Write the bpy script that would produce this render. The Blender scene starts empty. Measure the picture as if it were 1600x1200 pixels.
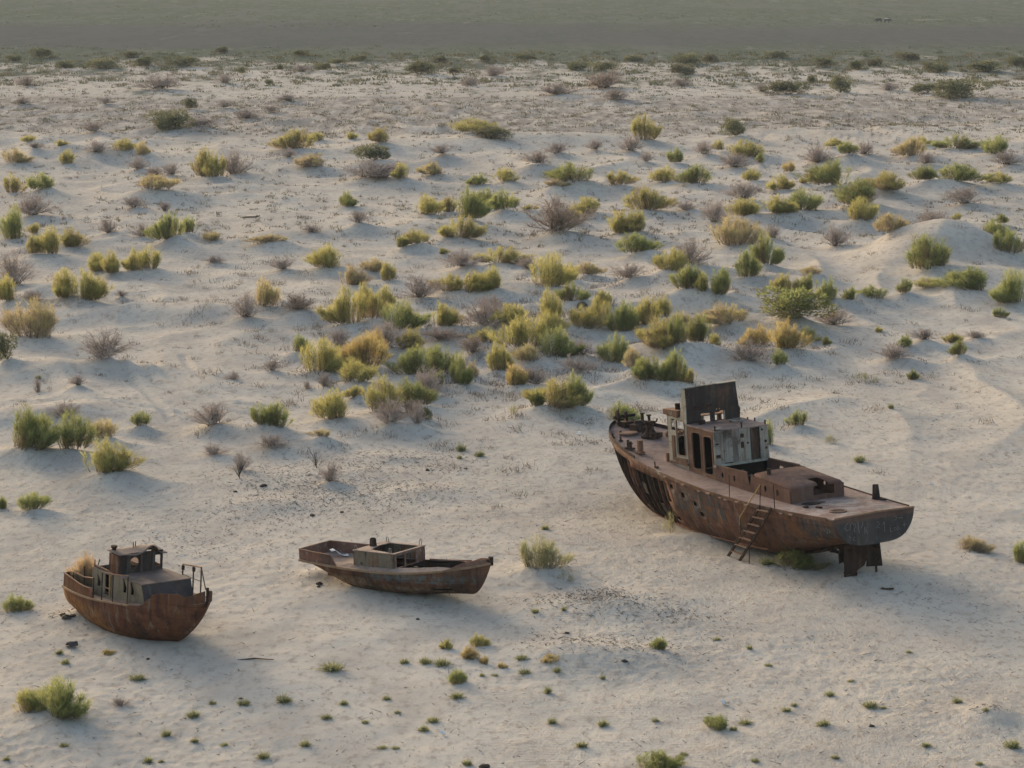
import bpy, math, random
import numpy as np
from mathutils import Vector, Matrix
from mathutils.geometry import tessellate_polygon

random.seed(7); RNG = np.random.default_rng(11)
scene = bpy.context.scene
COL = scene.collection

# ------------------------------------------------------------------ camera
CAM_H, FPX, HORIZON = 25.714, 4000.0, -100.0          # metres, focal length in photo pixels, horizon row
PITCH = math.atan((600 - HORIZON) / FPX)
cam_data = bpy.data.cameras.new('camera')
cam_data.sensor_fit = 'HORIZONTAL'; cam_data.sensor_width = 36.0
cam_data.lens = 36.0 * FPX / 1600.0
cam_data.clip_start = 1.0; cam_data.clip_end = 30000.0
cam = bpy.data.objects.new('camera', cam_data); COL.objects.link(cam)
cam.location = (0, 0, CAM_H); cam.rotation_euler = (math.pi / 2 - PITCH, 0, 0)
scene.camera = cam

# ------------------------------------------------------------------ light
SUN_EL = math.radians(12.5)
SUN_AZ = math.radians(-28.0)                            # from +Y (into the picture), negative = to the left
SUN_DIR = Vector((math.sin(SUN_AZ) * math.cos(SUN_EL), math.cos(SUN_AZ) * math.cos(SUN_EL), math.sin(SUN_EL)))
world = bpy.data.worlds.new('World'); scene.world = world; world.use_nodes = True
wn = world.node_tree.nodes; wl = world.node_tree.links; wn.clear()
sky = wn.new('ShaderNodeTexSky'); sky.sky_type = 'NISHITA'; sky.sun_disc = False
sky.sun_elevation = SUN_EL; sky.sun_rotation = SUN_AZ
sky.altitude = 50; sky.air_density = 1.0; sky.dust_density = 4.0; sky.ozone_density = 0.6
bg = wn.new('ShaderNodeBackground'); bg.inputs['Strength'].default_value = 0.15
wo = wn.new('ShaderNodeOutputWorld')
wl.new(sky.outputs[0], bg.inputs[0]); wl.new(bg.outputs[0], wo.inputs[0])
sun_data = bpy.data.lights.new('sun', 'SUN'); sun_data.energy = 1.0; sun_data.angle = math.radians(10.0)
sun_data.color = (1.0, 0.86, 0.70)
sun = bpy.data.objects.new('sun', sun_data); COL.objects.link(sun)
sun.rotation_euler = (-SUN_DIR).to_track_quat('-Z', 'Y').to_euler(); sun.location = (-60, 200, 80)

vs = scene.view_settings
vs.view_transform = 'Standard'; vs.look = 'None'; vs.gamma = 1.0; vs.exposure = 1.28
vs.use_curve_mapping = False
scene.render.engine = 'CYCLES'
scene.cycles.use_denoising = True; scene.cycles.denoising_prefilter = 'ACCURATE'
scene.cycles.max_bounces = 6; scene.cycles.diffuse_bounces = 3; scene.cycles.volume_bounces = 1
scene.cycles.transparent_max_bounces = 8

# ------------------------------------------------------------------ node helpers
def new_mat(name):
    m = bpy.data.materials.new(name); m.use_nodes = True
    nt = m.node_tree; nt.nodes.clear()
    return m, nt
def N(nt, typ, **kw):
    n = nt.nodes.new(typ)
    for k, v in kw.items():
        if k.startswith('i_'):
            n.inputs[k[2:].replace('_', ' ')].default_value = v
        else: setattr(n, k, v)
    return n
def ramp(nt, fac, stops, interp='LINEAR'):
    r = nt.nodes.new('ShaderNodeValToRGB'); r.color_ramp.interpolation = interp
    el = r.color_ramp.elements
    while len(el) < len(stops): el.new(0.5)
    for e, (p, c) in zip(el, stops):
        e.position = p; e.color = (c[0], c[1], c[2], 1) if not isinstance(c, (int, float)) else (c, c, c, 1)
    nt.links.new(fac, r.inputs[0]); return r.outputs[0]
def noise(nt, vec, scale, detail=4, rough=0.55, dist=0.0):
    n = nt.nodes.new('ShaderNodeTexNoise'); n.inputs['Scale'].default_value = scale
    n.inputs['Detail'].default_value = detail; n.inputs['Roughness'].default_value = rough
    n.inputs['Distortion'].default_value = dist
    if vec is not None: nt.links.new(vec, n.inputs['Vector'])
    return n.outputs['Fac']
def mapping(nt, vec, scale=(1, 1, 1), loc=(0, 0, 0), rot=(0, 0, 0)):
    m = nt.nodes.new('ShaderNodeMapping')
    m.inputs['Scale'].default_value = scale; m.inputs['Location'].default_value = loc; m.inputs['Rotation'].default_value = rot
    nt.links.new(vec, m.inputs['Vector']); return m.outputs[0]
def mix(nt, fac, a, b, mode='MIX'):
    m = nt.nodes.new('ShaderNodeMix'); m.data_type = 'RGBA'; m.blend_type = mode
    for sock, v in ((m.inputs[0], fac), (m.inputs[6], a), (m.inputs[7], b)):
        if isinstance(v, (int, float)): sock.default_value = v
        elif isinstance(v, tuple): sock.default_value = (v[0], v[1], v[2], 1)
        else: nt.links.new(v, sock)
    return m.outputs[2]
def math_(nt, op, a, b=None, clamp=False):
    m = nt.nodes.new('ShaderNodeMath'); m.operation = op; m.use_clamp = clamp
    for i, v in enumerate((a, b)):
        if v is None: continue
        if isinstance(v, (int, float)): m.inputs[i].default_value = v
        else: nt.links.new(v, m.inputs[i])
    return m.outputs[0]
def maprange(nt, v, a, b, c=0.0, d=1.0, smooth=True):
    m = nt.nodes.new('ShaderNodeMapRange'); m.interpolation_type = 'SMOOTHSTEP' if smooth else 'LINEAR'
    for i, k in enumerate((a, b, c, d)): m.inputs[i + 1].default_value = k
    nt.links.new(v, m.inputs[0]); return m.outputs[0]
def finish(nt, color, rough=0.9, height=None, bump=0.3, dist=0.02, spec=0.2, metallic=0.0):
    p = nt.nodes.new('ShaderNodeBsdfPrincipled'); o = nt.nodes.new('ShaderNodeOutputMaterial')
    if isinstance(color, tuple): p.inputs['Base Color'].default_value = (*color, 1)
    else: nt.links.new(color, p.inputs['Base Color'])
    if isinstance(rough, (int, float)): p.inputs['Roughness'].default_value = rough
    else: nt.links.new(rough, p.inputs['Roughness'])
    p.inputs['Specular IOR Level'].default_value = spec; p.inputs['Metallic'].default_value = metallic
    if height is not None:
        b = nt.nodes.new('ShaderNodeBump'); b.inputs['Strength'].default_value = bump; b.inputs['Distance'].default_value = dist
        nt.links.new(height, b.inputs['Height']); nt.links.new(b.outputs[0], p.inputs['Normal'])
    nt.links.new(p.outputs[0], o.inputs[0]); return p

# ------------------------------------------------------------------ mesh helpers
class MB:
    """collects shapes; build() links them as one mesh object"""
    def __init__(s): s.v = []; s.f = []
    def add(s, vs_, fs_):
        o = len(s.v); s.v += [tuple(map(float, p)) for p in vs_]; s.f += [tuple(i + o for i in f) for f in fs_]; return s
    def obox(s, p):     # 8 points: bottom 4 ccw, top 4 ccw
        return s.add(p, [(0, 3, 2, 1), (4, 5, 6, 7), (0, 1, 5, 4), (1, 2, 6, 5), (2, 3, 7, 6), (3, 0, 4, 7)])
    def box(s, c, size, rot=None):
        x, y, z = [k / 2 for k in size]
        P = [Vector(q) for q in ((-x, -y, -z), (x, -y, -z), (x, y, -z), (-x, y, -z), (-x, -y, z), (x, -y, z), (x, y, z), (-x, y, z))]
        if rot is not None: P = [rot @ q for q in P]
        return s.obox([q + Vector(c) for q in P])
    def bar(s, a, b, w, h, up=(0, 0, 1)):
        a, b = Vector(a), Vector(b); d = (b - a).normalized(); u = Vector(up)
        r = d.cross(u); r = r.normalized() if r.length > 1e-4 else Vector((1, 0, 0)); u = r.cross(d).normalized()
        P = [q + r * i * w / 2 + u * j * h / 2 for q in (a, b) for i, j in ((-1, -1), (1, -1), (1, 1), (-1, 1))]
        return s.add(P, [(0, 1, 2, 3), (7, 6, 5, 4), (0, 4, 5, 1), (1, 5, 6, 2), (2, 6, 7, 3), (3, 7, 4, 0)])
    def tube(s, pts, r, n=7, cap=True):
        pts = [Vector(p) for p in pts]; rs = r if isinstance(r, (list, tuple)) else [r] * len(pts)
        V = []; F = []
        prev = None
        for i, p in enumerate(pts):
            t = (pts[min(i + 1, len(pts) - 1)] - pts[max(i - 1, 0)]).normalized()
            a = t.cross(Vector((0, 0, 1)) if abs(t.z) < .9 else Vector((1, 0, 0))).normalized() if prev is None else (prev - t * prev.dot(t)).normalized()
            prev = a; b = t.cross(a)
            for k in range(n):
                q = 2 * math.pi * k / n; V.append(p + (a * math.cos(q) + b * math.sin(q)) * rs[i])
        for i in range(len(pts) - 1):
            for k in range(n):
                F.append((i * n + k, i * n + (k + 1) % n, (i + 1) * n + (k + 1) % n, (i + 1) * n + k))
        if cap: F += [tuple(range(n))[::-1], tuple((len(pts) - 1) * n + k for k in range(n))]
        return s.add(V, F)
    def lathe(s, c, prof, n=18, axis=(0, 0, 1), squash=1.0):
        ax = Vector(axis).normalized(); a = ax.cross(Vector((0, 1, 0)) if abs(ax.y) < .9 else Vector((1, 0, 0))).normalized(); b = ax.cross(a)
        c = Vector(c); V = []; F = []
        for r, h in prof:
            for k in range(n):
                q = 2 * math.pi * k / n; V.append(c + ax * h + (a * math.cos(q) + b * math.sin(q) * squash) * r)
        for i in range(len(prof) - 1):
            for k in range(n): F.append((i * n + k, i * n + (k + 1) % n, (i + 1) * n + (k + 1) % n, (i + 1) * n + k))
        return s.add(V, F)
    def torus(s, c, R_, r, n=22, m=7, axis=(0, 0, 1)):
        ax = Vector(axis).normalized(); a = ax.cross(Vector((0, 1, 0)) if abs(ax.y) < .9 else Vector((1, 0, 0))).normalized(); b = ax.cross(a)
        c = Vector(c); V = []; F = []
        for i in range(n):
            d = a * math.cos(2 * math.pi * i / n) + b * math.sin(2 * math.pi * i / n)
            for j in range(m):
                q = 2 * math.pi * j / m; V.append(c + d * (R_ + r * math.cos(q)) + ax * r * math.sin(q))
        for i in range(n):
            for j in range(m):
                i2, j2 = (i + 1) % n, (j + 1) % m; F.append((i * m + j, i2 * m + j, i2 * m + j2, i * m + j2))
        return s.add(V, F)
    def panel(s, o, u, v, outer, holes=(), thick=0.04, warp=None):
        """flat plate with holes; outer and holes are 2-D loops in the (u, v) frame at o"""
        o, u, v = Vector(o), Vector(u).normalized(), Vector(v).normalized(); n = u.cross(v).normalized()
        loops = [list(outer)] + [list(h) for h in holes]
        P2 = [q for l in loops for q in l]
        tris = tessellate_polygon([[Vector((a, b, 0)) for a, b in l] for l in loops])
        base = [o + u * a + v * b for a, b in P2]
        if warp: base = [p + n * warp(a, b) for p, (a, b) in zip(base, P2)]
        k = len(base); V = base + [p - n * thick for p in base]; F = []
        for t in tris:
            (ax_, ay), (bx, by), (cx_, cy) = P2[t[0]], P2[t[1]], P2[t[2]]
            t = tuple(t) if (bx - ax_) * (cy - ay) - (by - ay) * (cx_ - ax_) > 0 else tuple(t)[::-1]
            F.append(t); F.append(tuple(i + k for i in t[::-1]))
        st = 0
        for l in loops:
            m = len(l)
            for i in range(m): a, b = st + i, st + (i + 1) % m; F.append((a, b, b + k, a + k))
            st += m
        return s.add(V, F)
    def build(s, name, mat, parent=None, smooth=False, solid=0.0):
        me = bpy.data.meshes.new(name); me.from_pydata(s.v, [], s.f); me.materials.append(mat)
        if smooth: me.polygons.foreach_set('use_smooth', [True] * len(me.polygons))
        me.update()
        ob = bpy.data.objects.new(name, me); COL.objects.link(ob)
        if parent is not None: ob.parent = parent
        if solid:
            md = ob.modifiers.new('thickness', 'SOLIDIFY'); md.thickness = solid; md.offset = -1
        return ob
def rect(a0, b0, a1, b1): return [(a0, b0), (a1, b0), (a1, b1), (a0, b1)]
def rrect(a0, b0, a1, b1, r=0.1, n=4):
    out = []
    for cx, cy, q in ((a1 - r, b0 + r, -90), (a1 - r, b1 - r, 0), (a0 + r, b1 - r, 90), (a0 + r, b0 + r, 180)):
        for i in range(n + 1):
            t = math.radians(q + 90 * i / n); out.append((cx + r * math.cos(t), cy + r * math.sin(t)))
    return out
def circ(a, b, r, n=12, sy=1.0): return [(a + r * math.cos(2 * math.pi * i / n), b + r * sy * math.sin(2 * math.pi * i / n)) for i in range(n)]
def ragged(a, b, r, sy, seed, n=11, amp=.35):
    q = random.Random(seed)
    return [(a + r * math.cos(2 * math.pi * i / n) * (1 + q.uniform(-amp, amp)), b + r * sy * math.sin(2 * math.pi * i / n) * (1 + q.uniform(-amp, amp))) for i in range(n)]
def empty(name, loc, rot=(0, 0, 0)):
    o = bpy.data.objects.new(name, None); COL.objects.link(o); o.location = loc; o.rotation_euler = rot; o.empty_display_size = .3; return o
def tag(o, label=None, cat=None, group=None, kind=None):
    if label: o['label'] = label
    if cat: o['category'] = cat
    if group: o['group'] = group
    if kind: o['kind'] = kind
    return o
def smoothstep(a, b, x): t = min(max((x - a) / (b - a), 0), 1); return t * t * (3 - 2 * t)

# ------------------------------------------------------------------ photo pixel -> viewing ray
_cp, _sp = math.cos(PITCH), math.sin(PITCH)
def ray(px, py):
    a, b = px - 800.0, 600.0 - py
    return np.array([a, FPX * _cp + b * _sp, -FPX * _sp + b * _cp])
def flat(px, py, z=0.0):
    d = ray(px, py); t = (z - CAM_H) / d[2]; return d[0] * t, d[1] * t
# ------------------------------------------------------------------ ground height
_perm = RNG.permutation(512); _perm = np.concatenate([_perm, _perm, _perm])
_gx = np.cos(np.arange(512) * 2.399963); _gy = np.sin(np.arange(512) * 2.399963)
def perlin(x, y):
    xi = np.floor(x).astype(np.int64); yi = np.floor(y).astype(np.int64); xf = x - xi; yf = y - yi
    u = xf * xf * xf * (xf * (xf * 6 - 15) + 10); v = yf * yf * yf * (yf * (yf * 6 - 15) + 10)
    def g(ix, iy, dx, dy):
        h = _perm[_perm[ix % 512] + (iy % 512)]; return _gx[h] * dx + _gy[h] * dy
    n00 = g(xi, yi, xf, yf); n10 = g(xi + 1, yi, xf - 1, yf); n01 = g(xi, yi + 1, xf, yf - 1); n11 = g(xi + 1, yi + 1, xf - 1, yf - 1)
    return (n00 * (1 - u) + n10 * u) * (1 - v) + (n01 * (1 - u) + n11 * u) * v
def sst(a, b, x): t = np.clip((x - a) / (b - a), 0, 1); return t * t * (3 - 2 * t)
BUMPS = []            # (x, y, height, radius_x, radius_y, power)
def bump_at_px(px, py, h, rx, ry, p=1.0):
    x, y = flat(px, py); BUMPS.append((x, y, h, rx, ry, p))
def base_height(x, y):
    x = np.asarray(x, float); y = np.asarray(y, float)
    dune = sst(118, 150, y) * (1 - 0.75 * sst(330, 470, y))
    w = perlin(x / 40 + 3.1, y / 55 + 8.2)
    r = 1 - np.abs(perlin(x / 12 + 1.2 * w, y / 17 + 1.6 * w + .25 * x / 12)) * 2.0           # ridged crests
    r2 = 1 - np.abs(perlin(x / 6.5 + 9.3, y / 8 + 4.4)) * 2.0
    z = dune * ((0.25 + .65 * sst(-.25, .4, perlin(x / 31 + 2, y / 38 + 6))) * np.clip(r, 0, 1) ** 2.2 - 0.22 + 0.16 * np.clip(r2, 0, 1) ** 2 + 0.5 * w)
    z += 0.16 * perlin(x / 19 + 50, y / 23) * (1 - .3 * dune)
    z += 0.075 * perlin(x / 3.1 + 7, y / 3.6) + 0.036 * perlin(x / 1.1, y / 1.3 + 31)
    near = 1 - sst(200, 320, y)
    z += near * (1 - .65 * dune) * (.25 + sst(-.15, .35, perlin(x / 9 + 5, y / 12))) * (0.030 * perlin(x / .42 + 77, y / .5 + 13) + .020 * perlin(x / .21, y / .26))
    return z
def height(x, y, bumps=None):
    z = base_height(x, y)
    for (bx, by, h, rx, ry, p) in (BUMPS if bumps is None else bumps):
        d2 = ((x - bx) / rx) ** 2 + ((y - by) / ry) ** 2
        z = z + h * np.exp(-d2 ** p)
    return z
# sand levels under the wrecks, banks and named mounds
SHIP_O = np.array([9.98, 109.44, 0.18])
def ship_w(xl, yl):
    th = math.radians(116.2); d = xl - 10.56
    return 9.98 + d * math.cos(th) - yl * math.sin(th), 109.44 + d * math.sin(th) + yl * math.cos(th)
for xl, yl, h, r in ((17.5, 1, -.42, 5.0), (10, 3, -.12, 4), (3, 2.5, -.10, 3), (0.5, -1.5, .30, 3.2)):
    x, y = ship_w(xl, yl); BUMPS.append((x, y, h, r, r, 1.0))
bump_at_px(600, 905, .20, 4.5, 4.0); bump_at_px(520, 905, -.12, 1.5, 2.0); bump_at_px(745, 915, .12, 1.6, 1.8)
bump_at_px(170, 975, .02, 4, 4)
bump_at_px(848, 900, .42, 1.3, 1.6); bump_at_px(960, 948, .35, 2.6, 2.4); bump_at_px(890, 1025, .40, 2.2, 2.0); bump_at_px(985, 1030, .2, 1.6, 1.6)
bump_at_px(1485, 405, 2.9, 5.2, 6.5, 1.1); bump_at_px(1415, 418, 1.0, 4.0, 5.0); bump_at_px(1560, 440, .7, 4.5, 5.0)
bump_at_px(545, 740, .22, 3.2, 2.0); bump_at_px(660, 770, .22, 2.6, 1.8); bump_at_px(420, 790, .2, 2.2, 1.8); bump_at_px(600, 715, .25, 2.0, 1.5)
bump_at_px(1545, 1125, .3, 1.0, 1.2); bump_at_px(90, 1122, .22, 1.8, 2.2)
bump_at_px(290, 495, .75, 8.0, 3.2, 1.4); bump_at_px(130, 585, .5, 5.0, 2.6, 1.3); bump_at_px(60, 655, .5, 3.2, 2.5, 1.3)
bump_at_px(860, 222, 1.2, 11, 9, 1.4); bump_at_px(640, 232, .9, 9, 9, 1.4); bump_at_px(120, 248, .9, 9, 8, 1.3); bump_at_px(405, 265, .9, 6, 7, 1.3)
bump_at_px(790, 462, .5, 5, 4, 1.3); bump_at_px(880, 512, .5, 4, 3, 1.3); bump_at_px(1290, 318, .6, 8, 6, 1.3)
bump_at_px(700, 360, .5, 4, 4, 1.2); bump_at_px(1000, 470, .6, 5, 4, 1.3); bump_at_px(470, 690, .3, 3.5, 2.6, 1.2)
bump_at_px(122, 966, .22, .9, 1.1); bump_at_px(290, 1003, .10, 1.0, 1.0); bump_at_px(205, 1000, .07, 2.0, .9); bump_at_px(497, 903, .22, .7, .9); bump_at_px(1078, 838, .22, 1.6, 1.1); bump_at_px(1250, 884, .20, 1.6, 1.2); bump_at_px(1336, 906, .16, .8, .8)
N_FIXED = len(BUMPS)
def gp(px, py):
    """point where the photo pixel's ray meets the sand"""
    d = ray(px, py); c = np.array([0, 0, CAM_H]); t0 = (1.6 - CAM_H) / d[2]; t1 = (-1.6 - CAM_H) / d[2]
    ts = np.linspace(t0, t1, 160); P = c + d * ts[:, None]
    f = P[:, 2] - height(P[:, 0], P[:, 1], FIXED)
    i = np.where((f[:-1] > 0) & (f[1:] <= 0))[0]
    k = i[0] if len(i) else 80
    a = f[k] / (f[k] - f[k + 1] + 1e-9); p = P[k] + (P[k + 1] - P[k]) * a
    return float(p[0]), float(p[1])
FIXED = list(BUMPS)
def scale_at(px, py):
    x, y = flat(px, py); return FPX / math.sqrt(x * x * 0 + y * y + CAM_H * CAM_H)   # photo pixels per metre
# ------------------------------------------------------------------ table of plants seen in the photo
# kind: G green, Y yellow green, A amber, M half dry, D dry grey-brown twigs, R rusty dry, O dark olive, T low tuft, P pale sparse
# (photo column, photo row of the foot, width, height in photo pixels)
PLANTS = {
'Y': [(18,305,24,24),(51,402,18,28),(77,401,38,44),(108,389,38,30),(54,371,20,16),(152,427,32,30),(176,433,34,38),(212,431,26,28),(230,428,46,34),
 (16,478,42,38),(102,478,42,40),(132,478,44,42),(520,431,54,34),(520,665,66,44),(497,585,50,50),(668,340,38,32),(700,335,26,24),(721,376,40,36),(918,340,38,24),(895,350,24,24),
 (970,372,46,34),(995,371,40,30),(652,391,34,22),(605,441,32,24),(783,419,50,30),(703,461,42,28),(735,464,50,34),(768,466,42,34),(855,456,56,42),(888,441,32,22),
 (547,519,44,46),(565,484,26,40),(580,512,42,42),(600,491,34,32),(689,526,44,38),(912,526,44,36),(938,516,40,38),(942,484,30,24),(799,521,40,30),(858,513,38,42),
 (782,585,36,46),(820,553,62,52),(847,535,52,38),(760,547,32,22),(645,557,44,32),(554,609,62,32),(554,628,28,18),(598,651,56,50),(1039,289,38,22),(969,301,36,20),
 (1175,289,38,16),(1217,300,30,28),(1253,292,22,9),(1390,306,48,32),(1560,298,42,16),(1010,337,58,30),(1165,348,52,26),(1213,349,42,26),(1346,357,56,30),(1052,429,40,34),
 (1103,469,26,28),(1226,471,42,32),(1496,350,16,9),(1009,517,42,36),(1040,501,36,32),(1035,555,72,44),(1116,547,20,18),(1451,456,52,15),(1289,540,15,15),(1263,538,24,26),
 (320,281,42,38),(338,285,32,36),(628,294,28,20),(460,238,50,26),(500,223,32,13),(595,229,34,20),(548,219,22,11),(190,241,42,18),(45,226,26,11),(92,234,22,11),
 (740,216,70,18),(790,287,42,20),(1005,226,34,36),(1165,252,48,24),(1128,241,22,17),(1300,232,24,15),(1069,609,22,26),(1373,522,13,10),(1490,541,30,15),(870,646,58,46),
 (162,755,74,46),(748,1012,26,22),(700,1013,20,16),(42,1112,46,30),(105,259,24,22),(1440,232,26,12),(1380,300,20,20),(1240,352,26,16),(830,330,18,10),(690,402,18,10)],
'A': [(568,578,54,44),(588,565,30,40),(1177,547,52,32),(1226,553,48,38),(735,1028,26,20),(862,1035,42,10),(757,1038,11,13),(784,1044,12,11),(1234,274,26,15),(163,1022,20,7),(640,520,22,22),(800,609,34,38)],
'G': [(62,304,46,24),(21,377,34,46),(261,384,42,40),(294,372,27,26),(463,560,28,30),(32,718,84,60),(112,713,52,52),(430,680,40,34),(408,678,34,28),(540,326,24,24),(727,348,48,46),
 (757,330,30,28),(790,334,38,30),(627,395,18,16),(620,527,52,44),(895,479,30,34),(978,531,42,42),(867,569,42,44),(963,576,36,40),(525,571,42,22),(648,593,44,42),(685,589,48,42),(717,607,34,50),
 (640,643,52,48),(688,611,22,22),(895,649,38,54),(840,643,24,24),(964,664,48,32),(1056,263,32,24),(1086,295,42,30),(1305,298,60,34),(1323,255,30,20),(1342,332,64,36),(1447,292,42,24),(1500,293,62,27),
 (1255,339,64,30),(1545,381,52,30),(1576,401,46,34),(1450,429,72,44),(994,406,48,30),(1168,442,32,36),(1197,424,34,54),(1078,463,46,42),(1128,475,36,38),(1264,475,42,34),(1293,474,28,40),
 (1332,477,22,20),(1366,471,46,17),(1415,467,26,22),(1528,467,78,34),(1588,479,48,42),(1237,512,76,38),(1058,557,28,42),(1092,550,42,44),(1413,547,20,20),(1498,562,24,22),(1562,496,16,15),(1217,583,22,22),
 (1426,594,18,17),(1247,672,26,24),(1024,608,38,36),(1052,611,32,42),(1204,700,24,42),(893,299,72,28),(745,292,32,16),(1495,239,52,24),(1558,250,52,28),(1245,889,54,28),(24,959,38,34),
 (95,1115,84,56),(718,1070,32,26),(1031,1016,24,22),(1122,1140,32,20),(48,804,36,24),(4,796,18,20),(1598,880,24,32),(1005,597,26,28),(1566,355,14,13),(220,676,26,19),(1020,1206,84,34),(1188,260,14,13)],
'O': [(10,573,30,40),(258,208,78,27),(293,173,26,14),(582,256,60,24),(155,108,52,15),(100,108,28,10),(62,91,38,13),(230,106,38,13),(290,106,42,15),(505,113,24,11),(440,109,12,9),(380,116,18,9),
 (655,119,48,20),(765,226,66,16),(710,116,20,9),(905,111,38,13),(945,114,32,13),(1070,118,42,16),(1072,103,44,14),(1150,218,42,26),(1233,149,62,17),(1313,146,30,24),(1270,132,18,13),(1340,111,26,13),
 (1367,106,24,12),(1445,148,42,14),(1508,157,88,29),(1547,114,60,16),(1285,106,30,13),(1465,116,46,18),(530,102,26,8),(1110,98,30,11),(420,134,15,8),(664,665,26,18),(350,84,30,9),(470,90,34,9),(1210,92,34,10),(820,96,36,10),
 (560,98,30,9),(690,99,34,10),(760,98,26,9),(990,97,30,9),(1420,96,34,11),(1590,104,26,14),(20,97,26,9),(200,92,30,9)],
'M': [(413,483,40,42),(330,380,30,12),(420,387,44,10),(240,309,72,22),(548,449,42,32),(583,433,36,20),(918,439,36,17),(833,576,42,30),(989,585,22,28),(738,591,18,24),(1150,389,68,38),(1392,372,46,24),(1065,516,32,20),
 (1139,519,52,30),(50,536,80,52),(490,271,48,20),(680,281,38,19),(1425,251,36,24),(220,249,26,20),(20,257,32,19),(1515,862,44,22),(1081,603,22,24),(503,691,24,10),(160,696,40,30),(1268,440,36,10),(870,300,30,12)],
'D': [(49,347,52,34),(20,452,52,46),(52,478,30,18),(160,571,62,38),(385,504,38,34),(122,606,20,17),(59,613,12,22),(100,657,46,26),(332,677,60,36),(208,329,28,15),(257,333,18,17),(168,367,28,19),(222,374,26,21),
 (190,471,20,10),(334,415,24,9),(441,427,30,15),(364,593,18,13),(425,584,19,18),(480,610,11,15),(508,610,19,19),(871,330,22,20),(724,426,56,27),(825,429,32,19),(655,473,50,34),(982,448,46,22),(757,521,62,32),(768,495,38,26),
 (836,607,38,26),(909,571,46,22),(905,594,52,24),(530,549,38,26),(602,556,44,36),(668,626,46,38),(608,676,52,34),(652,679,24,36),(558,355,28,17),(485,366,24,10),(1150,269,42,20),(1281,263,62,24),(1162,323,48,23),
 (1072,334,26,13),(1117,355,34,30),(1208,377,24,18),(1305,391,30,26),(1510,323,50,24),(1456,389,58,38),(1078,424,42,36),(1302,517,52,24),(1172,575,62,34),(1445,541,36,17),(1525,534,26,11),(1398,573,44,23),(310,204,52,13),
 (245,143,58,22),(365,277,36,34),(585,291,90,25),(450,251,32,11),(215,271,32,17),(150,246,42,15),(268,276,30,17),(145,211,30,13),(55,236,24,9),(350,173,26,11),(385,191,38,13),(425,178,26,11),(450,161,32,9),(350,131,26,13),
 (40,136,26,13),(35,166,32,11),(165,166,26,10),(735,136,28,13),(770,121,32,15),(690,249,30,15),(870,151,46,15),(960,161,42,15),(1065,136,30,11),(1190,146,30,13),(1390,143,32,14),(1575,266,44,20),(188,1103,26,14),
 (425,705,46,22),(335,715,36,16),(515,760,26,30),(375,735,22,26),(470,113,30,10),(930,240,26,16),(985,243,34,22),(870,246,28,18),(1010,258,24,16),(1100,250,30,20),(1450,265,40,18),(1350,250,34,20),(840,262,40,18)],
'R': [(466,496,52,24),(870,379,76,42),(945,141,58,24),(1460,372,40,24),(690,548,60,20),(240,284,30,14),(740,560,40,22),(640,660,30,20)],
'P': [(800,649,18,16),(1353,598,28,18),(1260,659,16,18),(1297,693,22,13),(885,908,18,15),(1050,832,20,38),(1165,846,26,16),(843,889,66,52)],
'T': [(93,1022,13,10),(102,1037,14,11),(215,1061,26,9),(518,1047,42,14),(302,1120,25,13),(381,1101,24,10),(443,1097,28,15),(332,1100,13,8),(260,1150,20,14),(304,1159,14,9),(510,1123,18,9),(477,1165,17,11),(412,1185,22,13),
 (232,1191,17,11),(252,1191,13,7),(100,1166,16,9),(10,1188,12,9),(604,1093,16,7),(537,1101,15,9),(662,1142,20,11),(676,1128,20,10),(597,1169,18,7),(618,1170,15,7),(621,1114,11,7),(632,1036,17,9),(665,1036,22,11),(691,1039,28,14),
 (837,957,15,9),(881,954,10,10),(715,1090,27,11),(753,1056,11,7),(773,1056,14,6),(942,1061,9,9),(856,1083,16,13),(815,1030,22,9),(1171,1014,11,8),(1297,1087,16,10),(1146,1141,15,9),(1165,1131,24,10),(1229,1111,15,9),
 (1241,1103,12,7),(1286,1133,23,12),(1360,1105,27,12),(1380,1107,12,6),(1496,1098,17,9),(1447,1166,17,9),(1582,1168,30,15),(942,1134,21,12),(863,1130,19,10),(909,1167,23,10),(1024,1127,13,7),(721,705,17,14),(749,713,19,13),
 (718,717,11,8),(852,827,13,9),(1392,638,13,10),(1343,722,19,13),(1198,882,22,14),(60,592,12,9),(820,1052,26,9),(870,1050,14,9),(1540,1110,14,7),(730,1195,16,10),(1120,1000,12,6),(350,1165,14,8),(570,1130,12,7),
 (1200,1040,12,6),(1330,1065,12,6),(1420,1020,12,6),(1068,1180,16,8),(1180,1190,15,8),(1305,1185,14,7),(1530,1195,15,8)]}
PL = []                                   # dicts: kind, photo x/y, world x/y, width and height in metres
for kind, rows in PLANTS.items():
    for (px, py, w, h) in rows:
        x, y = gp(px, py); k = FPX / math.hypot(y, CAM_H)
        PL.append(dict(kind=kind, px=px, py=py, x=x, y=y, w=w / k, h=h / k, wpx=w))
# wind-blown hummocks round the feet of the larger plants
for p in PL:
    if p['kind'] in 'YAGMDRO' and p['w'] > .7 and p['y'] > 112:
        r = p['w'] * .62
        hh = min(.14 + .12 * p['w'], .60) * random.uniform(.4, 1.4) * (1 - .6 * smoothstep(330, 460, p['y']))
        BUMPS.append((p['x'] + random.uniform(-.1, .3) * r, p['y'] + r * random.uniform(.1, .5), hh, r * random.uniform(1.0, 1.5), r * random.uniform(1.0, 1.6), 1.0))
        # lee tail of sand, away from the prevailing wind
        BUMPS.append((p['x'] + r * 1.3, p['y'] - r * .2, hh * .45, r * 1.6, r * .8, 1.0))

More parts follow.
